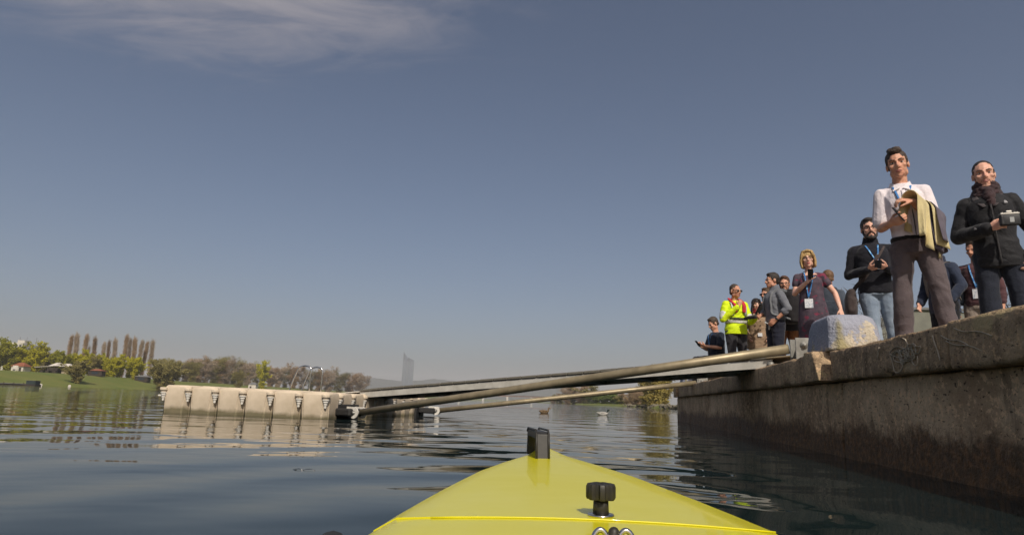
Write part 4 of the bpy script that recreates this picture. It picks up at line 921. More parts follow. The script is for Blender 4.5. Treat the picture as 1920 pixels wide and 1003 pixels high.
class Person:
    def __init__(s, px, H, rz, label, tone='fair', female=False, width=1.0, lean=(0, 0), head=(0, 0, 0), feet=None, hips=(0, 0), knee_bend=0.0,
                 elbow=None, wrist=None, hand=None, vox=0.0085, group='people standing on the quay', seat=None, depth=None, belly=0.0):
        s.H, s.rz, s.tone, s.female, s.w, s.vox, s.belly = H, rz, tone, female, width, vox, belly
        s.k = H/1.78; s.seat = seat
        # spine: hips -> neck, lean = xy shift of the neck
        s.hz = 0.93 if seat is None else seat
        dz = s.hz-0.93
        s.hip = V3(hips[0], hips[1], s.hz); s.neck = V3(hips[0]+lean[0], hips[1]+lean[1], 1.50+dz); s.dz = dz
        s.hc = s.neck + V3(lean[0]*0.15, lean[1]*0.15-0.022, 0.152)
        s.HM = Matrix.Translation(s.hc) @ Matrix.Rotation(head[0], 4, 'Z') @ Matrix.Rotation(head[1], 4, 'X') @ Matrix.Rotation(head[2], 4, 'Y') @ Matrix.Scale(1.06, 4)
        top = s.hc.z + 0.133
        zt = QTOP + top*s.k
        tgt = at_z(px[0], px[1], zt) if depth is None else at_y(px[0], px[1], depth)
        R3 = Matrix.Rotation(rz, 3, 'Z'); off = R3 @ Vector((s.hc.x*s.k, s.hc.y*s.k, 0))
        s.root = empty('person', (tgt.x-off.x, tgt.y-off.y, QTOP+0.002), rz); s.root.scale = (s.k,)*3
        tag(s.root, label, 'person', group)
        s.M = Matrix.Translation(s.root.location) @ Matrix.Rotation(rz, 4, 'Z') @ Matrix.Scale(s.k, 4)
        sw = (0.168 if not female else 0.146)*width
        s.sh = {d: s.spine(1.405+dz) + V3(d*sw, 0.005, 0) for d in (-1, 1)}
        feet = feet or {-1: (-0.11, 0), 1: (0.11, 0)}
        s.hj = {d: s.hip + V3(d*0.088, 0, 0) for d in (-1, 1)}; s.ank = {d: V3(feet[d][0], feet[d][1], 0.085) for d in (-1, 1)}
        s.kn = {d: (s.hj[d].lerp(s.ank[d], 0.5) + V3(0, -0.025-knee_bend, 0.02)) for d in (-1, 1)}
        if seat is not None:
            for d in (-1, 1): s.kn[d] = V3(feet[d][0], feet[d][1]+0.02, 0.50)
        df_e = {d: s.sh[d] + V3(d*0.055, 0.03, -0.29) for d in (-1, 1)}; s.el = {d: (V3(*elbow[d])+V3(0, 0, dz) if elbow and d in elbow else df_e[d]) for d in (-1, 1)}
        df_w = {d: s.el[d] + V3(0, -0.06, -0.25) for d in (-1, 1)}; s.wr = {d: (V3(*wrist[d])+V3(0, 0, dz) if wrist and d in wrist else df_w[d]) for d in (-1, 1)}
        s.hand = {-1: (None, None, 0.35), 1: (None, None, 0.35)}
        if hand: s.hand.update(hand)
        s.body()
    def spine(s, z):
        t = (z-s.hz)/(1.50+s.dz-s.hz); return V3(s.hip.x+(s.neck.x-s.hip.x)*t, s.hip.y+(s.neck.y-s.hip.y)*t, z)
    def front(s, x, z, g=0.0):
        """y of the chest surface of a garment g thick"""
        zz = z-s.dz; rx = float(np.interp(zz, [r[0] for r in TORSO], [r[1] for r in TORSO]))*s.w+g; ry = float(np.interp(zz, [r[0] for r in TORSO], [r[2] for r in TORSO]))*s.w+g
        if s.belly: ry += s.belly*math.exp(-((zz-1.06)/0.14)**2)
        c = s.spine(z); q = max(0.0, 1-abs((x-c.x)/rx)**2.5)**(1/2.5); return c.y-ry*q
    def torso_rings(s, g, z0, z1=1.50, flare=0.0):
        out = []; zs = [z0] + [r[0] for r in TORSO if z0 < r[0] < z1] + [z1]
        for z in zs:
            rx = float(np.interp(z, [r[0] for r in TORSO], [r[1] for r in TORSO])); ry = float(np.interp(z, [r[0] for r in TORSO], [r[2] for r in TORSO]))
            if s.female: rx *= float(np.interp(z, [0.9, 1.0, 1.1, 1.3, 1.5], [1.05, 1.0, 0.86, 0.92, 0.9])); ry *= float(np.interp(z, [1.0, 1.15, 1.28, 1.4], [1.0, 0.9, 1.12, 0.9]))
            fl = flare*max(0, (1.1-z)); c = s.spine(z+s.dz); b = s.belly*math.exp(-((z-1.06)/0.14)**2)
            out.append(((c.x, c.y-b*0.5, c.z), rx*s.w+g+fl, ry*s.w+g+fl*0.7+b*0.5))
        return out
    def hand_axes(s, d):
        dr, nm, curl = s.hand[d]; a = (s.wr[d]-s.el[d]).normalized()
        dr = V3(*dr).normalized() if dr else a
        nm = V3(*nm) if nm else V3(-d, 0, 0)
        nm = (nm-dr*nm.dot(dr)).normalized(); return dr, nm, curl
    def add_hand(s, P, d):
        dr, nm, curl = s.hand_axes(d); w = s.wr[d]
        t = dr.cross(nm).normalized()
        if t.dot(V3(0, -0.6, 0.8)) < 0: t = -t             # thumb side: up / forward
        fr = 0.0085 if s.vox < 0.008 else 0.0105
        P.limb([w-dr*0.02, w+dr*0.02, w+dr*0.055, w+dr*0.088], [(0.022, 0.027), (0.017, 0.031), (0.015, 0.039), (0.012, 0.038)], up=nm)
        for i, (o, ln) in enumerate(((0.029, 0.074), (0.010, 0.083), (-0.010, 0.077), (-0.028, 0.062))):
            p = w+dr*(0.086-abs(o)*0.15)+t*o; pts = [p-dr*0.02, p]; a = 0; dd = dr
            for k, (f, c) in enumerate(((0.45, 0.75), (0.32, 1.0), (0.23, 0.8))):
                a += curl*c*(1+0.06*i); dd = (dr*math.cos(a)+nm*math.sin(a)); p = p+dd*ln*f; pts.append(p.copy())
            P.limb(pts, [fr*1.1, fr*1.12, fr*1.05, fr*0.95, fr*0.8], seg=8)
        p = w+dr*0.022+t*0.026; dd = (dr*0.75+t*0.62+nm*0.35).normalized(); q = p+dd*0.042; d2 = (dr*0.85+t*0.1+nm*(0.25+0.5*curl)).normalized()
        P.limb([p-dd*0.015, p, q, q+d2*0.030, q+d2*0.052], [fr*1.5, fr*1.5, fr*1.25, fr*1.1, fr*0.85], seg=8)
    def body(s):
        P = Pieces(); M = s.HM; e = P.ell; fem = s.female; k = 0.94 if fem else 1.0
        def E(c, r): e(c, r, M)
        E((0, 0.012, 0.032), (0.0735*k, 0.094*k, 0.090)); E((0, -0.028, -0.032), (0.060*k, 0.066, 0.074)); E((0, -0.052, -0.075), (0.040*k, 0.040, 0.032)); E((0, -0.072, -0.096), (0.021*k, 0.018, 0.016))
        for d in (-1, 1):
            E((d*0.046, -0.012, -0.066), (0.018, 0.034, 0.030)); E((d*0.041, -0.066, -0.018), (0.020, 0.018, 0.019)); E((d*0.0745*k, 0.012, -0.006), (0.0095, 0.018, 0.031))
            P.limb([(d*0.014, -0.0855, 0.023), (d*0.034, -0.083, 0.027), (d*0.052, -0.070, 0.021)], [0.0085, 0.0085, 0.007], M, 8)
            E((d*0.0115, -0.098, -0.031), (0.0085, 0.0095, 0.0075))
        P.limb([(0, -0.083, 0.026), (0, -0.096, 0.002), (0, -0.108, -0.022), (0, -0.105, -0.032)], [0.0085, 0.0095, 0.0125, 0.010], M, 8)
        P.limb([(-0.021, -0.083, -0.0575), (0, -0.0915, -0.055), (0.021, -0.083, -0.0575)], [0.005, 0.0072, 0.005], M, 8)
        P.limb([(-0.018, -0.082, -0.070), (0, -0.090, -0.071), (0.018, -0.082, -0.070)], [0.005, 0.0085, 0.005], M, 8)
        chin = M @ V3(0, 0.005, -0.06); nr = 0.050 if fem else 0.057
        P.limb([s.neck+V3(0, 0.022, -0.06), s.neck+V3(0, 0.014, 0.01), chin], [nr*1.15, nr, nr*0.98])
        P.loft(s.torso_rings(-0.012, 0.90), e=2.3)
        for d in (-1, 1):
            P.limb([s.sh[d], s.sh[d].lerp(s.el[d], .5), s.el[d]], [0.046*s.w, 0.041*s.w, 0.035]); P.limb([s.el[d], s.el[d].lerp(s.wr[d], .35), s.wr[d]], [0.036, 0.037, 0.025])
            P.limb([s.neck+V3(d*0.03, 0.02, -0.05), s.sh[d]], [0.040, 0.045]); s.add_hand(P, d)
            P.limb([s.hj[d], s.kn[d]], [0.075, 0.048]); P.limb([s.kn[d], s.kn[d].lerp(s.ank[d], .3), s.ank[d]], [0.048, 0.050, 0.033])
        s.body_o = P.build('body', s.vox, skin_mat(s.tone), s.root, 1)
        for d in (-1, 1):
            b = Pieces(); bm = b.bm; g = bmesh.ops.create_uvsphere(bm, u_segments=12, v_segments=8, radius=1)
            bmesh.ops.transform(bm, matrix=M @ Matrix.Translation((d*0.0315, -0.0745, 0.0055)) @ Matrix.Diagonal((0.0135, 0.010, 0.0058, 1)), verts=g['verts']); eye = bm_obj('eye', bm, white_eye, s.root, True)
            bm = bmesh.new(); g = bmesh.ops.create_uvsphere(bm, u_segments=10, v_segments=6, radius=1)
            bmesh.ops.transform(bm, matrix=M @ Matrix.Translation((d*0.0315, -0.0825, 0.0055)) @ Matrix.Diagonal((0.0062, 0.0035, 0.0055, 1)), verts=g['verts']); bm_obj('iris', bm, dark_eye, eye, True)
    def brows(s, m, th=0.0042):
        for d in (-1, 1): 
            bm = bmesh.new(); bm_tube(bm, [s.HM @ V3(d*0.013, -0.0945, 0.0265), s.HM @ V3(d*0.032, -0.0915, 0.0315), s.HM @ V3(d*0.051, -0.077, 0.0265)], [th, th*1.1, th*0.6], 6, dome=True); bm_obj('eyebrow', bm, m, s.root, True)
    def lips(s, c=(150, 92, 84)):
        bm = bmesh.new()
        for z, r in ((-0.058, 0.0042), (-0.0685, 0.0055)): bm_tube(bm, [s.HM @ V3(-0.021, -0.0868, -0.0635), s.HM @ V3(-0.009, -0.0948, z), s.HM @ V3(0.009, -0.0948, z), s.HM @ V3(0.021, -0.0868, -0.0635)], [r*0.4, r, r, r*0.4], 6, dome=True)
        bm_obj('lips', bm, mat('lips_%d' % c[0], S(c), rough=0.45), s.root, True)
    def hair(s, style, m):
        P = Pieces(); M = s.HM
        if style in ('short', 'quiff', 'buzz', 'recede'):
            g = {'short': 0.010, 'quiff': 0.008, 'buzz': 0.003, 'recede': 0.003}[style]
            P.ell((0, 0.022, 0.048), (0.0725+g*0.7, 0.087+g*0.8, 0.080+g), M, 20, 14)
            for d in (-1, 1): P.ell((d*0.056, 0.022, 0.014), (0.0155+g*0.25, 0.040, 0.046), M); P.limb([(d*0.0725, -0.024, 0.035), (d*0.0725, -0.020, 0.000)], [0.0045+g*0.2, 0.003], M, 8)
            P.ell((0, 0.072, -0.012), (0.054, 0.028+g, 0.050), M)
            if style == 'short': P.ell((0, -0.030, 0.102), (0.056, 0.046, 0.026), M)
            if style == 'quiff': P.ell((0, -0.040, 0.108), (0.050, 0.042, 0.030), M); P.ell((0.01, -0.052, 0.122), (0.034, 0.028, 0.020), M); P.ell((-0.02, -0.02, 0.122), (0.036, 0.04, 0.02), M)
            d = folds(0.004 if style != 'buzz' else 0.001, (45, 45, 26), 3)
        elif style == 'bob':
            P.ell((0, 0.022, 0.045), (0.088, 0.098, 0.092), M, 20, 14)
            for d_ in (-1, 1):
                P.limb([(d_*0.052, -0.048, 0.095), (d_*0.078, -0.045, 0.03), (d_*0.085, -0.030, -0.04), (d_*0.080, -0.028, -0.105)], [(0.022, 0.03), (0.020, 0.038), (0.020, 0.04), (0.014, 0.034)], M, 10, up=(1, 0, 0))
                P.ell((d_*0.06, 0.035, -0.03), (0.034, 0.055, 0.085), M)
            P.ell((0, 0.072, -0.03), (0.070, 0.042, 0.090), M); P.limb([(-0.05, -0.062, 0.098), (0.0, -0.070, 0.112), (0.04, -0.064, 0.100)], 0.018, M, 8)
            d = folds(0.005, (40, 40, 8), 2)
        elif style == 'long':
            P.ell((0, 0.022, 0.045), (0.086, 0.098, 0.090), M, 20, 14)
            for d_ in (-1, 1):
                P.limb([(d_*0.040, -0.055, 0.098), (d_*0.074, -0.050, 0.03), (d_*0.082, -0.038, -0.06), (d_*0.085, -0.055, -0.16), (d_*0.085, -0.075, -0.25), (d_*0.075, -0.08, -0.31)], [(0.022, 0.03), (0.018, 0.038), (0.020, 0.040), (0.020, 0.036), (0.016, 0.03), (0.008, 0.015)], M, 10, up=(1, 0, 0))
            P.ell((0, 0.070, -0.05), (0.075, 0.045, 0.15), M); d = folds(0.006, (36, 36, 6), 2)
        s.hair_o = P.build('hair', 0.006 if s.vox < 0.008 else 0.008, m, s.root, 1, d)
        return s.hair_o
    def beard(s, m, heavy=1.0):
        P = Pieces(); M = s.HM; h = heavy
        for d in (-1, 1):
            P.limb([(d*0.066, -0.016, -0.012), (d*0.062, -0.022, -0.048), (d*0.046, -0.046, -0.082), (d*0.018, -0.074, -0.104)], [0.006*h, 0.013*h, 0.017*h, 0.017*h], M, 8)
            P.limb([(d*0.004, -0.096, -0.047), (d*0.022, -0.088, -0.050), (d*0.034, -0.072, -0.072)], [0.006*h, 0.0065*h, 0.009*h], M, 8)
        P.limb([(-0.018, -0.074, -0.104), (0, -0.083, -0.102), (0.018, -0.074, -0.104)], 0.019*h, M, 8)
        P.limb([(0, -0.088, -0.083), (0, -0.085, -0.1)], 0.010*h, M, 8)
        P.build('beard', 0.005, m, s.root, 1, folds(0.003, (60, 60, 60), 1))
    def glasses(s, dark=True):
        bm = bmesh.new(); fr = bmesh.new()
        for d in (-1, 1):
            M = s.HM @ Matrix.Translation((d*0.033, -0.0985, 0.004)) @ Matrix.Rotation(d*-0.18, 4, 'Z') @ Matrix.Rotation(math.pi/2, 4, 'X')
            if dark: bm_lathe(bm, [(0, -0.002), (0.024, -0.002), (0.026, 0), (0.024, 0.002), (0, 0.002)], 16, M @ Matrix.Diagonal((1.05, 0.72, 1, 1)))
            else:
                pts = [M @ V3(0.026*math.cos(a), 0.018*math.sin(a), 0) for a in np.linspace(0, 2*math.pi, 17)]; bm_tube(fr, pts, 0.0024, 6)
            bm_tube(fr, [s.HM @ V3(d*0.058, -0.092, 0.008), s.HM @ V3(d*0.074, -0.05, 0.008), s.HM @ V3(d*0.078, 0.01, 0.006)], 0.0028, 6)
        bm_tube(fr, [s.HM @ V3(-0.010, -0.103, 0.008), s.HM @ V3(0.010, -0.103, 0.008)], 0.0028, 6)
        g = bpy.data.objects.new('glasses', None); COL.objects.link(g); g.parent = s.root
        bm_obj('frame', fr, frame_m, g, True)
        if dark: bm_obj('lens', bm, lens_m, g, True)
        else: bm.free()
    def top(s, name, m, g=0.014, z0=0.95, z1=1.478, sleeve=1.0, sg=None, seed=0, amp=0.006, flare=0.0, cuff=None, vox=None, e=2.5, collar=0.0, ff=(9, 9, 14)):
        P = Pieces(); P.loft(s.torso_rings(g, z0, z1, flare), e=e); sg = g if sg is None else sg
        for d in (-1, 1):
            sh, el, wr = s.sh[d], s.el[d], s.wr[d]; ra, rb, rc = 0.050*s.w+sg*0.7, 0.040+sg*0.8, 0.030+sg*0.8
            P.limb([s.neck+V3(d*0.035, 0.016, -0.065), sh+V3(-d*0.01, 0, 0.0)], [0.046+g*0.35, 0.050*s.w+sg*0.6])
            if sleeve <= 0.5: P.limb([sh, sh.lerp(el, sleeve*2)], [ra, ra*0.97+0.006])
            else:
                t = (sleeve-0.5)*2; P.limb([sh, sh.lerp(el, .5), el], [ra, (ra+rb)/2, rb]); P.limb([el, el.lerp(wr, t*0.5), el.lerp(wr, t)], [rb, (rb+rc)/2+0.004, rb+(rc-rb)*t])
                if cuff: P.limb([el.lerp(wr, t-0.05), el.lerp(wr, t)], rb+(rc-rb)*t+cuff)
        if collar: P.limb([s.neck+V3(0, 0.018, -0.03), s.neck+V3(0, 0.016, collar)], [0.078+g*0.5, 0.070+g*0.3])
        return P.build(name, vox or max(s.vox, 0.009), m, s.root, 3, folds(amp, ff, seed+s.H*7))
    def trousers(s, m, g=0.012, seed=0, amp=0.007, waist=1.0, hem=0.0, kw=1.0):
        P = Pieces()
        w0 = [r for r in s.torso_rings(g*0.9, 0.88, waist)]; P.loft(w0)
        P.ell(s.hip+V3(0, 0.004, -0.01), (0.150*s.w+g, 0.105*s.w+g, 0.085))
        for d in (-1, 1):
            a, b, c = s.hj[d], s.kn[d], s.ank[d]; h0 = c+V3(0, 0.005, hem-0.04)
            P.limb([a, a.lerp(b, .4), b], [0.086*s.w+g, 0.074*s.w+g, (0.052+g)*kw]); P.limb([b, b.lerp(h0, .35), h0], [(0.052+g)*kw, (0.053+g)*kw, (0.046+g)*kw])
        return P.build('trousers', max(s.vox, 0.010), m, s.root, 3, folds(amp, (9, 9, 11), seed+s.H*3))
    def shoes(s, m, sole=None):
        for d in (-1, 1):
            P = Pieces(); a = s.ank[d]; o = V3(a.x, a.y, 0)
            P.limb([o+V3(0, 0.055, 0.034), o+V3(0, -0.02, 0.036), o+V3(d*0.008, -0.12, 0.030), o+V3(d*0.010, -0.185, 0.024)], [(0.036, 0.034), (0.042, 0.038), (0.034, 0.046), (0.022, 0.034)], up=(0, 0, 1)); P.limb([o+V3(0, 0.02, 0.04), o+V3(0, 0.015, 0.1)], [0.044, 0.044])
            P.build('shoe', 0.011, m, s.root, 2)
    def lanyard(s, g, zb=1.16, badge=True, x=0.0, size=(0.075, 0.095)):
        zb += s.dz; bm = bmesh.new()
        for d in (-1, 1):
            pts = []
            for t in np.linspace(0, 1, 9):
                z = (1.445+s.dz)+(zb-1.445-s.dz)*t; xx = s.spine(z).x+(d*0.062*(1-t)+x*t); pts.append((xx, s.front(xx, z, g)-0.009, z))
            pts.insert(0, s.neck+V3(d*0.062, 0.03, -0.01))
            bm_tube(bm, pts, [(0.0022, 0.0085)]*len(pts), 8, up=(0, -1, 0.2))
        o = bm_obj('lanyard', bm, lan_m, s.root, True)
        if badge:
            xx = s.spine(zb).x+x; y = s.front(xx, zb-0.05, g)-0.014
            box('badge', (xx, y, zb-size[1]*0.5-0.01), (size[0], 0.003, size[1]), badge_m, o); box('clip', (xx, y, zb-0.002), (0.014, 0.006, 0.02), chrome_m, o)
    def put(s, o):
        """an object modelled in this person's coordinates, set down as a thing of its own"""
        o.matrix_world = s.M @ o.matrix_world; return o
    def grip(s, d, fwd=0.075, palm=0.03): dr, nm, c = s.hand_axes(d); return s.wr[d]+dr*fwd+nm*palm, dr, nm
def phone(p, c, normal, up, label, size=(0.070, 0.009, 0.142)):
    n = V3(*normal).normalized(); u = V3(*up); u = (u-n*u.dot(n)).normalized(); x = u.cross(n).normalized(); R = Matrix((x, n, u)).transposed().to_4x4()
    o = empty('mobile_phone'); o.matrix_world = p.M @ Matrix.Translation(c) @ R
    box('case', (0, 0, 0), size, phone_m, o, None, 0.003, 2); box('screen', (0, size[1]*0.5+0.0008, 0), (size[0]*0.9, 0.001, size[2]*0.88), phone_s, o)
    tag(o, label, 'phone', 'phones in hands'); return o
def backpack(p, m, label, size=(0.30, 0.17, 0.46), c=(0, 0.23, 1.22), strap_m=None, g=0.02, extra=True):
    o = empty('backpack'); o.matrix_world = p.M; cx, cy, cz = c; w, d, h = size; cz += p.dz; sp = p.spine(cz); cx += sp.x; cy += sp.y
    P = Pieces(); P.loft([((cx, cy, cz-h/2), w*0.36, d*0.36), ((cx, cy, cz-h*0.46), w*0.47, d*0.46), ((cx, cy, cz), w*0.5, d*0.5), ((cx, cy-0.005, cz+h*0.35), w*0.47, d*0.44), ((cx, cy-0.01, cz+h*0.48), w*0.36, d*0.33)], e=3.2)
    P.build('main_bag', 0.011, m, o, 3, folds(0.007, (9, 9, 9), 4))
    if extra:
        P = Pieces(); P.loft([((cx, cy+d*0.5, cz-h*0.42), w*0.36, d*0.18), ((cx, cy+d*0.52, cz-h*0.2), w*0.40, d*0.24), ((cx, cy+d*0.5, cz+h*0.05), w*0.36, d*0.16)], e=3.2); P.build('front_pocket', 0.012, m, o, 2, folds(0.005, (12, 12, 12), 1))
        tube('haul_loop', [(cx-0.03, cy-d*0.4, cz+h*0.46), (cx, cy-d*0.4, cz+h*0.53), (cx+0.03, cy-d*0.4, cz+h*0.46)], 0.007, strap_m or m, o, 8)
    for sd_ in (-1, 1):
        x = sd_*0.105; pts = [(cx+x, cy-d*0.45, cz+h*0.40)]
        zt = 1.472+p.dz
        pts += [(p.spine(zt).x+x*0.95, 0.05+p.spine(zt).y, zt+0.02), (p.spine(zt).x+x*0.98, p.spine(zt).y-0.055, zt-0.015)]
        for z in (1.40, 1.30, 1.20, 1.10): xx = p.spine(z+p.dz).x+x*1.1; pts.append((xx, p.front(xx, z+p.dz, g)-0.008, z+p.dz))
        pts += [(cx+sd_*(0.15*p.w+g), p.spine(1.06).y, 1.05+p.dz), (cx+sd_*w*0.4, cy-d*0.4, cz-h*0.40)]
        tube('shoulder_strap', spline(pts, 30), [(0.006, 0.021)]*len(spline(pts, 30)), strap_m or m, o, 8, up=(0, -1, 0.3))
    tag(o, label, 'backpack', 'backpacks worn on the quay'); return o

R_ = math.radians
GRP = 'people standing on the quay'
# --- 1: man in the white shirt, jacket over his arm
c_white = cloth('white_cotton', (226, 216, 218), (208, 200, 206), bump=0.0008)
c_grey_tr = cloth('grey_brown_twill', (92, 82, 84), (76, 68, 70), scale=5)
A = Person((1680, 283), 1.83, R_(-29), 'man in white short-sleeved shirt and blue lanyard holding a jacket over his arm', tone='warm', lean=(-0.055, -0.01), hips=(0.03, 0), head=(R_(-3), R_(7), R_(-6)), width=0.90,
    feet={-1: (-0.10, 0.02), 1: (0.24, -0.05)}, elbow={-1: (-0.192, 0.0, 1.12), 1: (0.178, -0.02, 1.15)}, wrist={-1: (-0.125, -0.22, 1.105), 1: (0.035, -0.205, 1.275)},
    hand={-1: ((0.55, -0.75, -0.05), (0.6, 0.5, 0.5), 0.75), 1: ((-0.9, -0.35, 0.15), (0.1, 0.5, -0.8), 0.75)}, vox=0.0058)
h_dk = HAIR('dark_brown', (78, 64, 54)); A.hair('quiff', h_dk); A.brows(h_dk); A.lips()
sh = A.top('shirt', c_white, g=0.013, z0=0.985, sleeve=0.40, sg=0.022, amp=0.006, seed=1, vox=0.0065, ff=(12, 12, 8))
def shirt_trim(p, m, g):
    for d in (-1, 1):       # collar wings and placket
        bm = bmesh.new(); n = p.neck
        pts = [(n.x+d*0.010, p.front(n.x, 1.425+p.dz, g)-0.012, 1.425), (n.x+d*0.046, n.y-0.046, 1.482), (n.x+d*0.068, n.y+0.005, 1.510), (n.x+d*0.042, n.y+0.066, 1.522), (n.x+d*0.086, n.y+0.01, 1.468), (n.x+d*0.060, p.front(n.x+d*0.05, 1.41, g)-0.014, 1.402)]
        v = [bm.verts.new(q) for q in pts]; bm.faces.new((v[0], v[1], v[5])); bm.faces.new((v[1], v[2], v[4], v[5])); bm.faces.new((v[2], v[3], v[4]))
        o = bm_obj('collar', bm, m, p.root); md = o.modifiers.new('t', 'SOLIDIFY'); md.thickness = 0.006; md.offset = 0
    pts = [(p.spine(z).x, p.front(p.spine(z).x, z, g)-0.007, z) for z in np.linspace(1.41, 1.02, 9)]
    tube('placket', pts, [(0.003, 0.014)]*9, m, p.root, 8, up=(0, -1, 0))
shirt_trim(A, c_white, 0.013)
A.trousers(c_grey_tr, g=0.016, amp=0.009, waist=1.02, kw=1.02); A.shoes(cloth('dark_leather', (40, 34, 32))); A.lanyard(0.013, zb=1.20, badge=False, x=-0.02)
belt = cloth('black_belt', (26, 25, 26)); bm = bmesh.new(); sp_ = A.torso_rings(0.020, 0.995, 1.02)
P = Pieces(); P.loft([((A.spine(z).x, A.spine(z).y, z), 0.152*A.w+0.019, 0.103*A.w+0.019) for z in (0.985, 1.02)]); P.build('belt', 0.008, belt, A.root, 1)
phone(A, A.wr[-1]+V3(0.055, -0.085, 0.045), (0.8, -0.3, 0.5), (0.3, -0.3, 0.9), 'dark phone in the low hand of the man in white shirt')
def jacket_over_arm(p):
    o = empty('folded_jacket'); o.matrix_world = p.M; cream = cloth('cream_lining', (206, 192, 146), (186, 172, 128), bump=0.001); grey = cloth('grey_purple_suiting', (96, 90, 100), (80, 74, 84)); 
    w, e = p.wr[1], p.el[1]
    def sheet(name, m, u0, u1, front, back, hang, fold, out, nu=26, nv=30, lift=0.0, skew=0.0, seed=0):
        """cloth laid over the forearm: u along the arm (0 = hand), v from the hem behind, over the arm, to the hem in front"""
        v = []; f = []; ax = (e-w).normalized(); side = V3(-ax.y, ax.x, 0).normalized(); side = side if side.y < 0 else -side
        for i in range(nu+1):
            u = u0+(u1-u0)*i/nu; c = w.lerp(e, u)+V3(0, 0, lift)
            for j in range(nv+1):
                t = -1+2*j/nv; L_ = (front if t > 0 else back)*(1-0.25*abs(u-0.5))
                r = 0.052+out
                if abs(t) < 0.3: a = t/0.3*math.pi/2; q = c+side*(r*math.sin(a))+V3(0, 0, r*math.cos(a)); hg = 0
                else:
                    hg = (abs(t)-0.3)/0.7; q = c+side*(r*math.copysign(1, t)*(1+0.25*hg))+V3(0, 0, -hg*L_)
                ph = u*fold+seed+hg*0.8; k = hg**0.7
                q = q+side*(0.026*math.sin(ph)*k)+ax*(0.016*math.cos(ph*1.3+1)*k+skew*hg*(1 if t > 0 else 0.5))
                v.append(q+V3(0, 0, 0.012*math.sin(ph*0.7)*k))
        for i in range(nu):
            for j in range(nv): a = i*(nv+1)+j; f.append((a, a+1, a+nv+2, a+nv+1))
        ob = pydata(name, v, f, m, o, True); md = ob.modifiers.new('t', 'SOLIDIFY'); md.thickness = 0.006; return ob
    sheet('lining_front', cream, -0.14, 0.40, 0.40, 0.20, 1, 15, 0.020, skew=-0.05, seed=0.5)
    sheet('inner_body', grey, 0.30, 0.95, 0.33, 0.30, 1, 19, 0.008, skew=0.02, seed=2)
    sheet('lining_fold', cream, 0.46, 0.84, 0.31, 0.10, 1, 12, 0.034, skew=0.01, seed=4)
    sheet('outer_sleeve', grey, 0.60, 1.08, 0.27, 0.30, 1, 9, 0.046, skew=-0.02, seed=1)
    sheet('cuff_hanging', cream, 0.74, 0.98, 0.40, 0.1, 1, 8, 0.004, skew=0.0, seed=3)
    tag(o, 'cream-lined grey jacket draped over the forearm of the man in white shirt', 'jacket')
jacket_over_arm(A)

# --- 2: man in black jacket with scarf and camera
c_blk = cloth('black_softshell', (34, 34, 38), (24, 24, 27), scale=4, rough=0.7)
B = Person((1841, 303), 1.80, R_(-34), 'man in black jacket and dark wool scarf holding a camera at the right edge', tone='fair', lean=(-0.03, 0), head=(R_(2), R_(6), R_(-2)), width=0.94,
    feet={-1: (-0.10, 0.0), 1: (0.15, 0.03)}, elbow={-1: (-0.262, 0.02, 1.13), 1: (0.268, 0.04, 1.12)}, wrist={-1: (-0.055, -0.23, 1.125), 1: (0.225, -0.06, 0.90)},
    hand={-1: ((0.8, -0.5, 0.15), (0.45, 0.75, 0.0), 0.72), 1: ((-0.35, -0.1, -0.9), (-1, 0, 0.2), 0.5)}, vox=0.0058)
h_bk = HAIR('near_black', (58, 50, 46)); B.hair('buzz', h_bk); B.brows(h_bk); B.lips((158, 104, 96)); 
B.beard(mat('stubble', S((158, 120, 104)), S((182, 142, 122)), scale=120, rough=0.8), 0.60)
B.top('jacket', c_blk, g=0.028, z0=0.82, sleeve=0.97, sg=0.028, amp=0.009, seed=4, flare=0.02, cuff=0.004, vox=0.008, ff=(8, 8, 10))
B.trousers(cloth('dark_indigo_denim', (38, 42, 54), (30, 34, 44)), g=0.018, amp=0.009, kw=1.1); B.shoes(cloth('dark_leather2', (36, 32, 30)))
def scarf(p, m, n_=3, r=0.030, rad=0.068, z0=1.482):
    P = Pieces(); z0 += p.dz
    for k in range(n_):
        c = p.neck+V3(0, 0.006, z0-1.5-p.dz+0.0+k*0.034); pts = [c+V3((rad+0.012-0.006*k)*math.cos(a), (rad+0.004-0.005*k)*math.sin(a)-0.012, 0.016*math.sin(a+k*1.7)) for a in np.linspace(0, 2*math.pi, 17)]
        P.limb(pts, [r]*17, seg=10)
    P.limb([p.neck+V3(0.0, -0.075, -0.0), p.neck+V3(0.012, -0.105, -0.06), p.neck+V3(0.02, -0.115, -0.13)], [0.04, 0.042, 0.03])
    P.build('scarf', 0.008, m, p.root, 2, folds(0.009, (22, 22, 40), 2))
scarf(B, cloth('dark_wool', (66, 50, 52), (48, 36, 40), bump=0.004, bscale=200))
def open_collar(p, m, m2, g):
    for d in (-1, 1):
        bm = bmesh.new(); n = p.neck
        a = [(n.x+d*0.020, p.front(n.x, 1.40, g)-0.016, 1.345), (n.x+d*0.070, n.y-0.090, 1.445), (n.x+d*0.102, n.y-0.01, 1.520), (n.x+d*0.075, n.y+0.078, 1.530)]
        b = [(n.x+d*0.045, p.front(n.x+d*.04, 1.38, g)-0.022, 1.335), (n.x+d*0.112, n.y-0.085, 1.415), (n.x+d*0.125, n.y+0.0, 1.468), (n.x+d*0.09, n.y+0.10, 1.470)]
        va, vb = [bm.verts.new(q) for q in a], [bm.verts.new(q) for q in b]
        for k in range(3): bm.faces.new((va[k], va[k+1], vb[k+1], vb[k]))
        bmesh.ops.subdivide_edges(bm, edges=bm.edges[:], cuts=2, use_grid_fill=True)
        o = bm_obj('collar', bm, m2, p.root, True); md = o.modifiers.new('t', 'SOLIDIFY'); md.thickness = 0.008
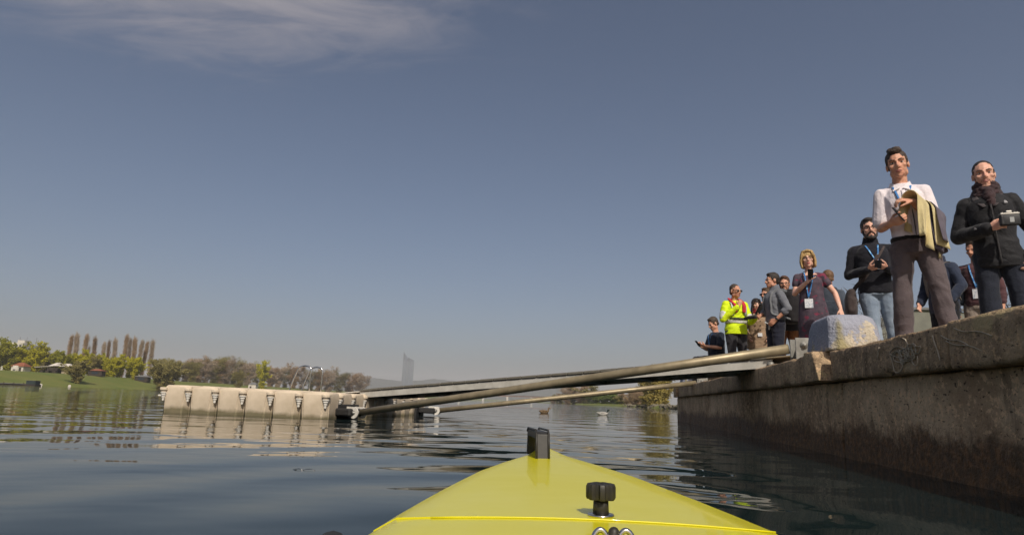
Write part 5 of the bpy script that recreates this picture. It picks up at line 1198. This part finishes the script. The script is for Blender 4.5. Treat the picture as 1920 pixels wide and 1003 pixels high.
open_collar(B, c_blk, cloth('charcoal_fleece', (74, 68, 70)), 0.036)
z_ = 1.33; pts = [(B.spine(z).x+0.004, B.front(B.spine(z).x, z, 0.036)-0.009, z) for z in np.linspace(1.40, 0.84, 10)]
tube('zip', pts, [(0.003, 0.008)]*10, cloth('zip_grey', (58, 56, 58)), B.root, 6, up=(0, -1, 0))
# small white half-dome mark of three arcs on the chest, and one on the cuff
def arcs(name, c, nrm, up, r, m, par):
    n = V3(*nrm).normalized(); u = V3(*up); u = (u-n*u.dot(n)).normalized(); x = u.cross(n); bm = bmesh.new()
    for k, q in enumerate((1.0, 0.66, 0.32)):
        pts = [V3(*c)+x*(r*q*math.cos(a)-r*0.5)+u*(r*q*math.sin(a)) for a in np.linspace(0, math.pi/2, 7)]; bm_tube(bm, pts, [(0.0012, r*0.11)]*7, 6, up=n)
    bm_obj(name, bm, m, par, True)
wm = mat('white_stitching', S((214, 212, 214)), rough=0.7)
xx = 0.085; arcs('chest_mark', (xx, B.front(xx, 1.36, 0.036)-0.013, 1.355), (0.25, -1, 0.1), (0, 0, 1), 0.022, wm, B.root)
q = B.el[-1].lerp(B.wr[-1], 0.72); arcs('cuff_mark', q+V3(-0.035, -0.062, 0.0), (-0.5, -1, 0.1), (0, 0, 1), 0.018, mat('grey_stitching', S((130, 128, 132)), rough=0.7), B.root)
def camera_prop(p, d):
    c = p.wr[d]+V3(0.135, -0.095, 0.03); o = empty('still_camera'); o.matrix_world = p.M @ Matrix.Translation(c) @ Matrix.Rotation(R_(14), 4, 'Z')
    body = mat('camera_black', S((26, 26, 28)), S((34, 34, 36)), scale=60, rough=0.5); sil = mat('camera_silver', S((168, 164, 156)), rough=0.35, metal=0.6)
    box('camera_body', (0, 0, 0), (0.135, 0.045, 0.088), body, o, None, 0.008, 3, True); box('top_plate', (0, 0, 0.050), (0.132, 0.042, 0.012), sil, o, None, 0.003, 2); box('prism_housing', (-0.004, 0, 0.066), (0.044, 0.036, 0.022), sil, o, None, 0.006, 2)
    for x in (-0.048, 0.036, 0.052): 
        bm = bmesh.new(); bm_lathe(bm, [(0, 0), (0.010, 0), (0.010, 0.010), (0, 0.010)], 14, Matrix.Translation((x, 0, 0.056))); bm_obj('dial', bm, sil, o)
    box('screen', (0.008, -0.0235, -0.002), (0.030, 0.002, 0.042), mat('camera_label', S((150, 152, 152)), rough=0.4), o); box('grip', (-0.058, -0.010, -0.005), (0.026, 0.050, 0.080), body, o, None, 0.008, 2)
    bm = bmesh.new(); bm_lathe(bm, [(0, 0), (0.034, 0), (0.034, 0.03), (0.031, 0.05), (0.026, 0.05), (0, 0.046)], 20, Matrix.Translation((0.012, 0.022, 0)) @ Matrix.Rotation(-math.pi/2, 4, 'X')); bm_obj('lens_barrel', bm, body, o, True)
    tag(o, 'black and silver camera held in front of the man in black jacket', 'camera')
camera_prop(B, -1)

# --- 3: bearded man in black sweater and light jeans
c_swt = cloth('black_knit', (30, 30, 38), (22, 22, 28), bump=0.002, bscale=150)
C_ = Person((1628, 410), 1.78, R_(-26), 'bearded man in black sweater and pale blue jeans typing on a phone', tone='fair', lean=(-0.02, 0), head=(R_(6), R_(4), R_(-3)), width=1.06,
    feet={-1: (-0.02, -0.06), 1: (0.17, 0.12)}, elbow={-1: (-0.262, 0.02, 1.13), 1: (0.245, 0.0, 1.13)}, wrist={-1: (-0.075, -0.245, 1.14), 1: (0.10, -0.235, 1.15)},
    hand={-1: ((0.75, -0.55, 0.2), (0.3, 0.4, 0.8), 0.7), 1: ((-0.75, -0.55, 0.15), (-0.3, 0.4, 0.8), 0.75)}, vox=0.0062)
C_.hair('short', h_bk); C_.brows(h_bk, 0.005); C_.beard(h_bk, 1.15); C_.glasses(False)
C_.top('sweater', c_swt, g=0.020, z0=0.90, sleeve=0.98, sg=0.016, amp=0.008, seed=7, collar=0.028, flare=0.01)
P = Pieces(); P.limb([C_.neck+V3(0, 0.018, -0.02), C_.neck+V3(0, 0.014, 0.028)], [0.072, 0.068]); P.build('tee_collar', 0.008, cloth('charcoal_tee', (66, 66, 74)), C_.root, 1)
C_.trousers(cloth('pale_blue_denim', (142, 154, 168), (112, 126, 144), scale=3), g=0.013, amp=0.008, seed=2); C_.shoes(cloth('grey_trainers', (88, 90, 96))); C_.lanyard(0.020, zb=1.22, badge=True, x=0.035, size=(0.05, 0.05))
phone(C_, (C_.wr[-1]+C_.wr[1])/2+V3(0.0, -0.10, 0.028), (0, 0.45, 0.9), (0, -0.9, 0.4), 'black phone in both hands of the bearded man')
def shoulder_bag(p, m, g, label):
    o = empty('shoulder_bag'); o.matrix_world = p.M; pts = [(0.125, 0.03, 1.462), (0.105, p.front(0.105, 1.42, g)-0.012, 1.42), (0.045, p.front(0.045, 1.30, g)-0.012, 1.31), (-0.035, p.front(-0.03, 1.18, g)-0.012, 1.19), (-0.115, p.front(-0.11, 1.06, g)-0.012, 1.07), (-0.205, -0.03, 0.98), (-0.235, 0.02, 0.92)]
    tube('strap', spline([p.spine(q[2])*1.0*0+Vector(q)+V3(p.spine(q[2]).x, 0, 0) for q in pts], 30), [(0.004, 0.024)]*len(spline(pts, 30)), m, o, 8, up=(0, -1, 0.2))
    P = Pieces(); P.loft([((-0.265, 0.03, 0.66), 0.050, 0.14), ((-0.265, 0.03, 0.70), 0.062, 0.165), ((-0.262, 0.03, 0.84), 0.062, 0.17), ((-0.255, 0.03, 0.94), 0.045, 0.15), ((-0.25, 0.03, 0.955), 0.03, 0.13)], e=3.2); P.build('bag', 0.011, m, o, 2, folds(0.008, (10, 10, 10), 2))
    tag(o, label, 'bag')
shoulder_bag(C_, cloth('brown_canvas', (74, 64, 62), (58, 50, 50)), 0.020, 'dark canvas shoulder bag on the hip of the bearded man')

# --- 4: person with a rucksack behind the man in white
D = Person((1752, 452), 1.72, R_(-75), 'person in navy jacket half hidden behind the legs of the man in white shirt', tone='fair', lean=(0, -0.03), head=(0, R_(14), 0), elbow={1: (0.26, 0.0, 1.16), -1: (-0.26, 0.0, 1.16)}, wrist={1: (0.22, -0.14, 0.98), -1: (-0.22, -0.14, 0.98)}, vox=0.0085)
D.hair('short', HAIR('mid_brown', (96, 78, 58))); D.top('jacket', cloth('navy_quilted', (48, 56, 74), (36, 42, 58)), g=0.030, z0=0.84, sleeve=0.97, sg=0.026, amp=0.009, seed=3, collar=0.03); D.trousers(cloth('black_trousers', (30, 30, 36)), g=0.014, seed=5); D.shoes(cloth('black_shoes', (30, 29, 30)))
bp_ = backpack(D, cloth('blue_grey_pack', (74, 82, 92), (58, 66, 76)), 'blue-grey rucksack with pink straps behind the man in white shirt', size=(0.29, 0.16, 0.50), c=(0, 0.20, 1.20), strap_m=cloth('taupe_strap', (112, 104, 98)), g=0.032)
for k, (x, z) in enumerate(((0.14, 1.05), (0.15, 0.88), (-0.10, 1.22))): tube('pink_strap', spline([(x, 0.33, z), (x+0.02, 0.36, z-0.07), (x-0.01, 0.35, z-0.16), (x+0.015, 0.37, z-0.24)], 14), [(0.003, 0.010)]*len(spline([(0, 0, 0), (1, 0, 0), (2, 0, 0), (3, 0, 0)], 14)), cloth('pink_webbing', (196, 96, 140)), bp_, 6)
# --- 5: person behind the man in black
E5 = Person((1824, 450), 1.70, R_(-48), 'person in maroon sweater and beige trousers half hidden behind the man in black jacket', tone='tan', head=(R_(-15), R_(16), 0), elbow={-1: (-0.27, 0.02, 1.16)}, wrist={-1: (-0.245, -0.08, 0.92)}, vox=0.0085)
E5.hair('short', h_dk); E5.top('sweater', cloth('maroon_knit', (84, 56, 58), (66, 44, 48)), g=0.018, z0=0.92, sleeve=0.80, amp=0.007, seed=6); E5.trousers(cloth('beige_chino', (152, 138, 126), (132, 120, 110)), g=0.013, seed=8); E5.shoes(cloth('brown_shoes', (66, 50, 40))); E5.lanyard(0.018, zb=1.14, size=(0.09, 0.12)); 
# --- 6: woman in the patterned dress
c_dress = mat('floral_dress', S((84, 72, 82)), S((60, 52, 62)), scale=9, rough=0.8, spec=0.2, bump=0.001, bscale=120)
def red_blotch(m):
    nt = m.node_tree; N, L = nt.nodes, nt.links; b = N['Principled BSDF']; src = b.inputs['Base Color'].links[0].from_socket; tc = N.new('ShaderNodeTexCoord')
    n = N.new('ShaderNodeTexNoise'); n.inputs['Scale'].default_value = 13; n.inputs['Detail'].default_value = 2.5; L.new(tc.outputs['Object'], n.inputs[0]); r = N.new('ShaderNodeMapRange'); L.new(n.outputs[0], r.inputs[0]); r.inputs[1].default_value = 0.57; r.inputs[2].default_value = 0.64; r.inputs[4].default_value = 0.8
    x = N.new('ShaderNodeMix'); x.data_type = 'RGBA'; L.new(r.outputs[0], x.inputs['Factor']); L.new(src, x.inputs['A']); x.inputs['B'].default_value = S((124, 48, 70)); L.new(x.outputs['Result'], b.inputs['Base Color'])
red_blotch(c_dress)
W6 = Person((1513, 470), 1.70, R_(-24), 'blond woman in dark floral dress and lanyard raising a phone behind the mooring block', tone='pale', female=True, width=1.04, lean=(-0.03, 0), head=(R_(2), R_(0), R_(-4)),
    elbow={-1: (-0.225, -0.03, 1.17), 1: (0.285, 0.02, 1.17)}, wrist={-1: (-0.045, -0.22, 1.315), 1: (0.335, -0.07, 0.93)}, hand={-1: ((0.45, -0.35, 0.8), (0.75, 0.35, -0.2), 0.65), 1: ((0.15, -0.2, -0.95), (-0.6, 0.7, 0), 0.3)}, vox=0.0075, belly=0.03)
W6.hair('bob', HAIR('blond', (198, 164, 108))); W6.glasses(False); W6.lips((172, 90, 88)); W6.brows(HAIR('sandy', (140, 110, 76)), 0.0032)
P = Pieces(); P.loft([((W6.spine(z).x, W6.spine(z).y-0.01, z), rx, ry) for z, rx, ry in ((0.44, 0.225, 0.185), (0.60, 0.215, 0.178), (0.80, 0.200, 0.165), (0.98, 0.182, 0.150), (1.10, 0.160, 0.135), (1.22, 0.155, 0.128), (1.30, 0.158, 0.132), (1.36, 0.140, 0.108), (1.40, 0.112, 0.09), (1.42, 0.095, 0.08))], e=2.3)
for d in (-1, 1): P.limb([W6.neck+V3(d*0.075, 0.016, -0.075), W6.sh[d]], [0.048, 0.056]); P.limb([W6.sh[d], W6.sh[d].lerp(W6.el[d], .42)], [0.060, 0.060])
P.build('dress', 0.009, c_dress, W6.root, 3, folds(0.008, (13, 13, 4), 6)); W6.shoes(cloth('black_pumps', (28, 27, 30))); 
P = Pieces()
for d in (-1, 1): P.limb([W6.hj[d], W6.kn[d], W6.ank[d]], [0.082, 0.058, 0.042])
P.build('tights', 0.010, cloth('black_tights', (30, 28, 34)), W6.root, 2)
W6.lanyard(0.030, zb=1.08, x=-0.045, size=(0.105, 0.125)); phone(W6, W6.wr[-1]+V3(0.030, -0.075, 0.075), (0.1, 0.8, 0.3), (0.05, -0.2, 1), 'phone held up by the blond woman in the dress')
# --- 7: person behind the woman
G7 = Person((1551, 508), 1.74, R_(150), 'person with a dark backpack mostly hidden behind the blond woman', tone='tan', head=(R_(20), 0, 0)); G7.hair('short', HAIR('light_brown', (122, 92, 66))); G7.top('jacket', cloth('slate_jacket', (72, 80, 92), (58, 66, 78)), g=0.026, z0=0.86, sleeve=0.97, sg=0.02, seed=2); G7.trousers(cloth('mid_blue_denim', (70, 84, 108), (54, 66, 88)), g=0.014); G7.shoes(cloth('dark_trainers', (44, 44, 50))); backpack(G7, cloth('slate_pack', (62, 68, 78), (48, 54, 64)), 'rounded slate backpack showing to the right of the blond woman', size=(0.34, 0.18, 0.52), c=(0, 0.22, 1.22), g=0.028)
# --- 8: man in grey shirt with the big backpack, side on
H8 = Person((1447, 512), 1.80, R_(-84), 'man in grey shirt with large black backpack standing side on, hand on hip', tone='tan', lean=(0, 0.0), head=(R_(-6), R_(3), 0), width=1.05, elbow={1: (0.31, 0.05, 1.16), -1: (-0.26, -0.03, 1.16)}, wrist={1: (0.20, -0.10, 0.985), -1: (-0.12, -0.20, 1.08)}, hand={1: ((-0.5, -0.6, -0.6), (-0.6, 0.7, 0.2), 0.5)}, vox=0.0085)
H8.hair('short', h_bk); H8.brows(h_bk); H8.top('shirt', cloth('grey_shirt', (112, 114, 120), (94, 96, 104)), g=0.020, z0=0.92, sleeve=0.64, sg=0.020, amp=0.008, seed=9, cuff=0.006, collar=0.03); H8.trousers(cloth('navy_chino', (36, 38, 52), (28, 30, 42)), g=0.018, seed=3, amp=0.010); H8.shoes(cloth('dark_shoes3', (36, 33, 32)))
backpack(H8, cloth('black_pack', (44, 42, 44), (32, 30, 33)), 'large black backpack on the man in grey shirt', size=(0.36, 0.24, 0.56), c=(0.02, 0.26, 1.24), strap_m=cloth('light_grey_strap', (112, 114, 118)), g=0.024)
wt = H8.wr[1]; a_ = (H8.wr[1]-H8.el[1]).normalized(); tube('wristwatch', [wt-a_*0.035, wt-a_*0.008], 0.031, rubber_m, H8.root, 12)
tube('camera_strap', spline([(-0.05, H8.front(-0.05, 1.0, 0.03)-0.01, 0.99), (0.0, H8.front(0, 1.0, 0.03)-0.03, 0.955), (0.06, H8.front(0.06, 1, 0.03)-0.01, 0.93), (0.07, H8.front(0.06, 1, 0.03)-0.02, 0.84)], 14), [(0.003, 0.014)]*len(spline([(0, 0, 0), (1, 0, 0), (2, 0, 0), (3, 0, 0)], 14)), cloth('white_webbing', (190, 188, 184)), H8.root, 6)
# --- 9: man with glasses behind
I9 = Person((1470, 518), 1.80, R_(-20), 'man with glasses and reddish beard looking over the large black backpack', tone='warm', head=(R_(-6), R_(6), 0)); I9.hair('short', HAIR('auburn', (96, 66, 48))); I9.beard(HAIR('auburn_beard', (112, 76, 54)), 0.85); I9.glasses(False); I9.top('jacket', cloth('dark_anorak', (52, 48, 50)), g=0.03, z0=0.86, sleeve=0.97, sg=0.024); I9.trousers(cloth('tan_cords', (150, 98, 60), (128, 82, 50)), g=0.014); I9.shoes(cloth('brown_boots', (70, 50, 40)))
# --- 10: man with sunglasses, hand on chin
J10 = Person((1436, 540), 1.86, R_(-36), 'man in sunglasses and red trousers resting his hand on his chin', tone='tan', head=(R_(-22), R_(2), 0), elbow={-1: (-0.20, -0.16, 1.14), 1: (0.22, -0.12, 1.12)}, wrist={-1: (-0.05, -0.19, 1.40), 1: (-0.04, -0.21, 1.10)}, hand={-1: ((0.15, 0.1, 0.95), (0.3, 0.9, 0), 0.8), 1: ((-0.9, -0.1, 0), (0, 1, 0), 0.5)}); J10.hair('short', HAIR('brown2', (88, 66, 46))); J10.beard(HAIR('brown_beard', (112, 84, 62)), 0.75); J10.glasses(True); J10.top('jacket', cloth('black_jacket2', (30, 30, 34)), g=0.026, z0=0.88, sleeve=0.92, sg=0.018); J10.trousers(cloth('brick_red_trousers', (142, 62, 48), (118, 50, 40)), g=0.014); J10.shoes(cloth('dark_shoes4', (40, 36, 34)))
# --- 11: woman in brown coat and red scarf
K11 = Person((1417, 560), 1.60, R_(-14), 'dark-haired woman in brown coat and red scarf with a white badge', tone='pale', female=True, head=(R_(6), R_(4), R_(4)), elbow={-1: (-0.245, 0.04, 1.15), 1: (0.245, 0.04, 1.15)}, wrist={-1: (-0.19, -0.11, 0.98), 1: (0.20, -0.11, 0.98)}, width=1.02, feet={-1: (-0.09, 0), 1: (0.13, 0)}); K11.hair('long', HAIR('black_long', (44, 34, 32))); K11.brows(h_dk, 0.0035); K11.lips((168, 84, 78)); c_coat = cloth('brown_wool_coat', (152, 128, 104), (132, 110, 90)); K11.top('coat', c_coat, g=0.034, z0=0.74, sleeve=0.97, sg=0.024, amp=0.006, flare=0.06); scarf(K11, cloth('red_scarf', (150, 36, 48), (120, 28, 40)), 3, 0.028, 0.064); K11.trousers(cloth('dark_jeans', (44, 52, 70), (34, 42, 58)), g=0.008, amp=0.006); K11.shoes(cloth('black_boots', (32, 30, 32)))
y_ = K11.front(0.03, 1.03, 0.04); box('badge', (0.035, y_-0.03, 1.02), (0.085, 0.003, 0.07), badge_m, K11.root)
for k in range(3):
    for d in (-1, 1): tube('button', [(d*0.05, K11.front(d*0.05, 1.12+k*0.09, 0.034)-0.004, 1.12+k*0.09), (d*0.05, K11.front(d*0.05, 1.12+k*0.09, 0.034)-0.014, 1.12+k*0.09)], 0.012, cloth('dark_button', (56, 46, 38)), K11.root, 10)
# --- 12: man in the high-visibility jacket
hv = mat('fluorescent_yellow', S((214, 236, 34)), S((198, 222, 30)), scale=6, rough=0.7, spec=0.2, bump=0.001, bscale=80); refl = mat('reflective_band', S((206, 204, 196)), S((180, 180, 174)), scale=20, rough=0.45)
L12 = Person((1378, 533), 1.82, R_(10), 'man in fluorescent yellow jacket and sunglasses holding an open black case', tone='tan', head=(R_(18), R_(4), 0), width=1.08, feet={-1: (-0.12, 0), 1: (0.12, 0.02)}, elbow={-1: (-0.255, -0.02, 1.14), 1: (0.245, -0.06, 1.11)}, wrist={-1: (-0.03, -0.19, 1.37), 1: (0.215, -0.30, 1.16)}, hand={-1: ((0.35, 0.0, 0.9), (0.3, 0.9, 0), 0.8), 1: ((0.1, -0.7, 0.6), (-0.6, 0.3, 0.7), 0.6)}, vox=0.0078)
L12.hair('recede', HAIR('grey_brown', (82, 70, 60))); L12.glasses(True); L12.lips(); L12.top('jacket', hv, g=0.028, z0=0.88, sleeve=0.93, sg=0.026, amp=0.009, seed=5, flare=0.03); L12.trousers(cloth('charcoal_trousers', (52, 50, 54), (40, 39, 43)), g=0.016, amp=0.009, kw=1.05); L12.shoes(cloth('work_boots', (38, 34, 32)))
P = Pieces(); P.loft([(c, rx+0.006, ry+0.006) for c, rx, ry in L12.torso_rings(0.037, 1.07, 1.13)]); P.build('waist_band', 0.009, refl, L12.root, 2, folds(0.009, (9, 9, 14), 5+L12.H*7))
for d in (-1, 1):
    P = Pieces(); a, b = L12.sh[d], L12.el[d]; P.limb([a.lerp(b, .62), a.lerp(b, .88)], [0.074, 0.072]); P.build('sleeve_band', 0.009, refl, L12.root, 2)
    pts = [(d*0.12, 0.02, 1.47), (d*0.12, L12.front(d*.12, 1.43, 0.034)-0.012, 1.43), (d*0.12, L12.front(d*.12, 1.33, 0.034)-0.012, 1.33), (d*0.12, L12.front(d*.12, 1.2, 0.034)-0.012, 1.2)]
    tube('shoulder_band', pts, [(0.004, 0.025)]*4, refl, L12.root, 8, up=(0, -1, 0.3))
    pts = [L12.neck+V3(0, 0.09, 0.01), L12.neck+V3(d*0.085, 0.05, 0.02), L12.neck+V3(d*0.105, -0.045, -0.03), V3(d*0.085, L12.front(d*.08, 1.38, 0.034)-0.02, 1.38), V3(d*0.075, L12.front(d*.07, 1.27, 0.034)-0.02, 1.27)]
    tube('life_vest_collar', spline(pts, 20), [(0.018, 0.032)]*len(spline(pts, 20)), cloth('red_life_vest', (196, 52, 62), (172, 44, 54)), L12.root, 10, up=(0, -0.6, 1), dome=True)
tube('waist_strap', [(x, L12.front(x, 1.145, 0.046)-0.012, 1.145) for x in np.linspace(-0.17, 0.17, 9)], [(0.003, 0.018)]*9, rubber_m, L12.root, 6, up=(0, -1, 0))
o = empty('open_case'); o.matrix_world = L12.M @ Matrix.Translation((0.20, -0.36, 1.19)) @ Matrix.Rotation(R_(20), 4, 'Z'); cm = mat('case_black', S((34, 33, 34)), S((44, 43, 43)), scale=30, rough=0.5)
box('case_base', (0, 0.02, -0.02), (0.36, 0.25, 0.045), cm, o, Matrix.Rotation(R_(-14), 3, 'Y'), 0.008, 2); box('case_lid', (0.05, -0.13, 0.13), (0.38, 0.03, 0.22), cm, o, Matrix.Rotation(R_(-14), 3, 'Y') @ Matrix.Rotation(R_(40), 3, 'X'), 0.008, 2); box('foam_tray', (0, 0.02, 0.006), (0.30, 0.20, 0.012), mat('grey_foam', S((92, 90, 88)), rough=0.9), o, Matrix.Rotation(R_(-14), 3, 'Y'))
tag(o, 'open black equipment case held by the man in fluorescent yellow', 'case')
# --- 13: man seated with phone, in profile
SEAT = 0.50
seat_p = Person((1337, 595), 1.76, R_(-78), 'seated man in navy tee shirt looking down at a phone, leftmost person', tone='warm', seat=SEAT, lean=(0, -0.06), hips=(0, 0.0), head=(0, R_(26), 0), width=1.12, belly=0.05, feet={-1: (-0.14, -0.44), 1: (0.14, -0.40)}, elbow={-1: (-0.25, -0.10, 1.16), 1: (0.25, -0.10, 1.16)}, wrist={-1: (-0.08, -0.32, 1.19), 1: (0.08, -0.32, 1.19)}, hand={-1: ((0.3, -0.9, 0.25), (0.5, 0.1, 0.8), 0.7), 1: ((-0.3, -0.9, 0.25), (-0.5, 0.1, 0.8), 0.7)}, vox=0.0085)
seat_p.hair('short', HAIR('cropped_brown', (84, 70, 58))); seat_p.top('tee_shirt', cloth('navy_tee', (40, 46, 62), (30, 35, 48)), g=0.018, z0=0.93, sleeve=0.36, sg=0.022, amp=0.007); seat_p.trousers(cloth('dark_navy_trousers', (40, 42, 52), (32, 33, 42)), g=0.018); seat_p.shoes(cloth('dark_shoes5', (36, 34, 34))); seat_p.lanyard(0.02, zb=1.20, badge=False)
phone(seat_p, (seat_p.wr[-1]+seat_p.wr[1])/2+V3(0, -0.12, 0.05), (0, 0.7, 0.6), (0, -0.6, 0.75), 'phone in the hands of the seated man')
sb = box('concrete_block', (0, 0.02, 0.19), (0.5, 0.42, 0.40), cap_m, None, None, 0.03, 2); sb.matrix_world = Matrix.Translation(seat_p.root.location) @ Matrix.Rotation(seat_p.rz, 4, 'Z') @ Matrix.Translation((0, 0.03, 0)); tag(sb, 'concrete seat block under the seated man behind the gangway', 'seat')

# ------------------------------------------------------------------ air
def make_haze():
    bm = bmesh.new(); bm_box(bm, (0, 1500, 115), (13000, 11000, 236.0))
    m = bpy.data.materials.new('river_haze'); m.use_nodes = True; nt = m.node_tree; nt.nodes.clear()
    out = nt.nodes.new('ShaderNodeOutputMaterial'); v = nt.nodes.new('ShaderNodeVolumePrincipled')
    v.inputs['Color'].default_value = (0.97, 0.97, 0.98, 1); v.inputs['Density'].default_value = HAZE; v.inputs['Anisotropy'].default_value = 0.0
    nt.links.new(v.outputs[0], out.inputs['Volume'])
    o = bm_obj('haze', bm, m); struct(o, 'stuff'); return o
HAZE = 2.2e-4
make_haze()
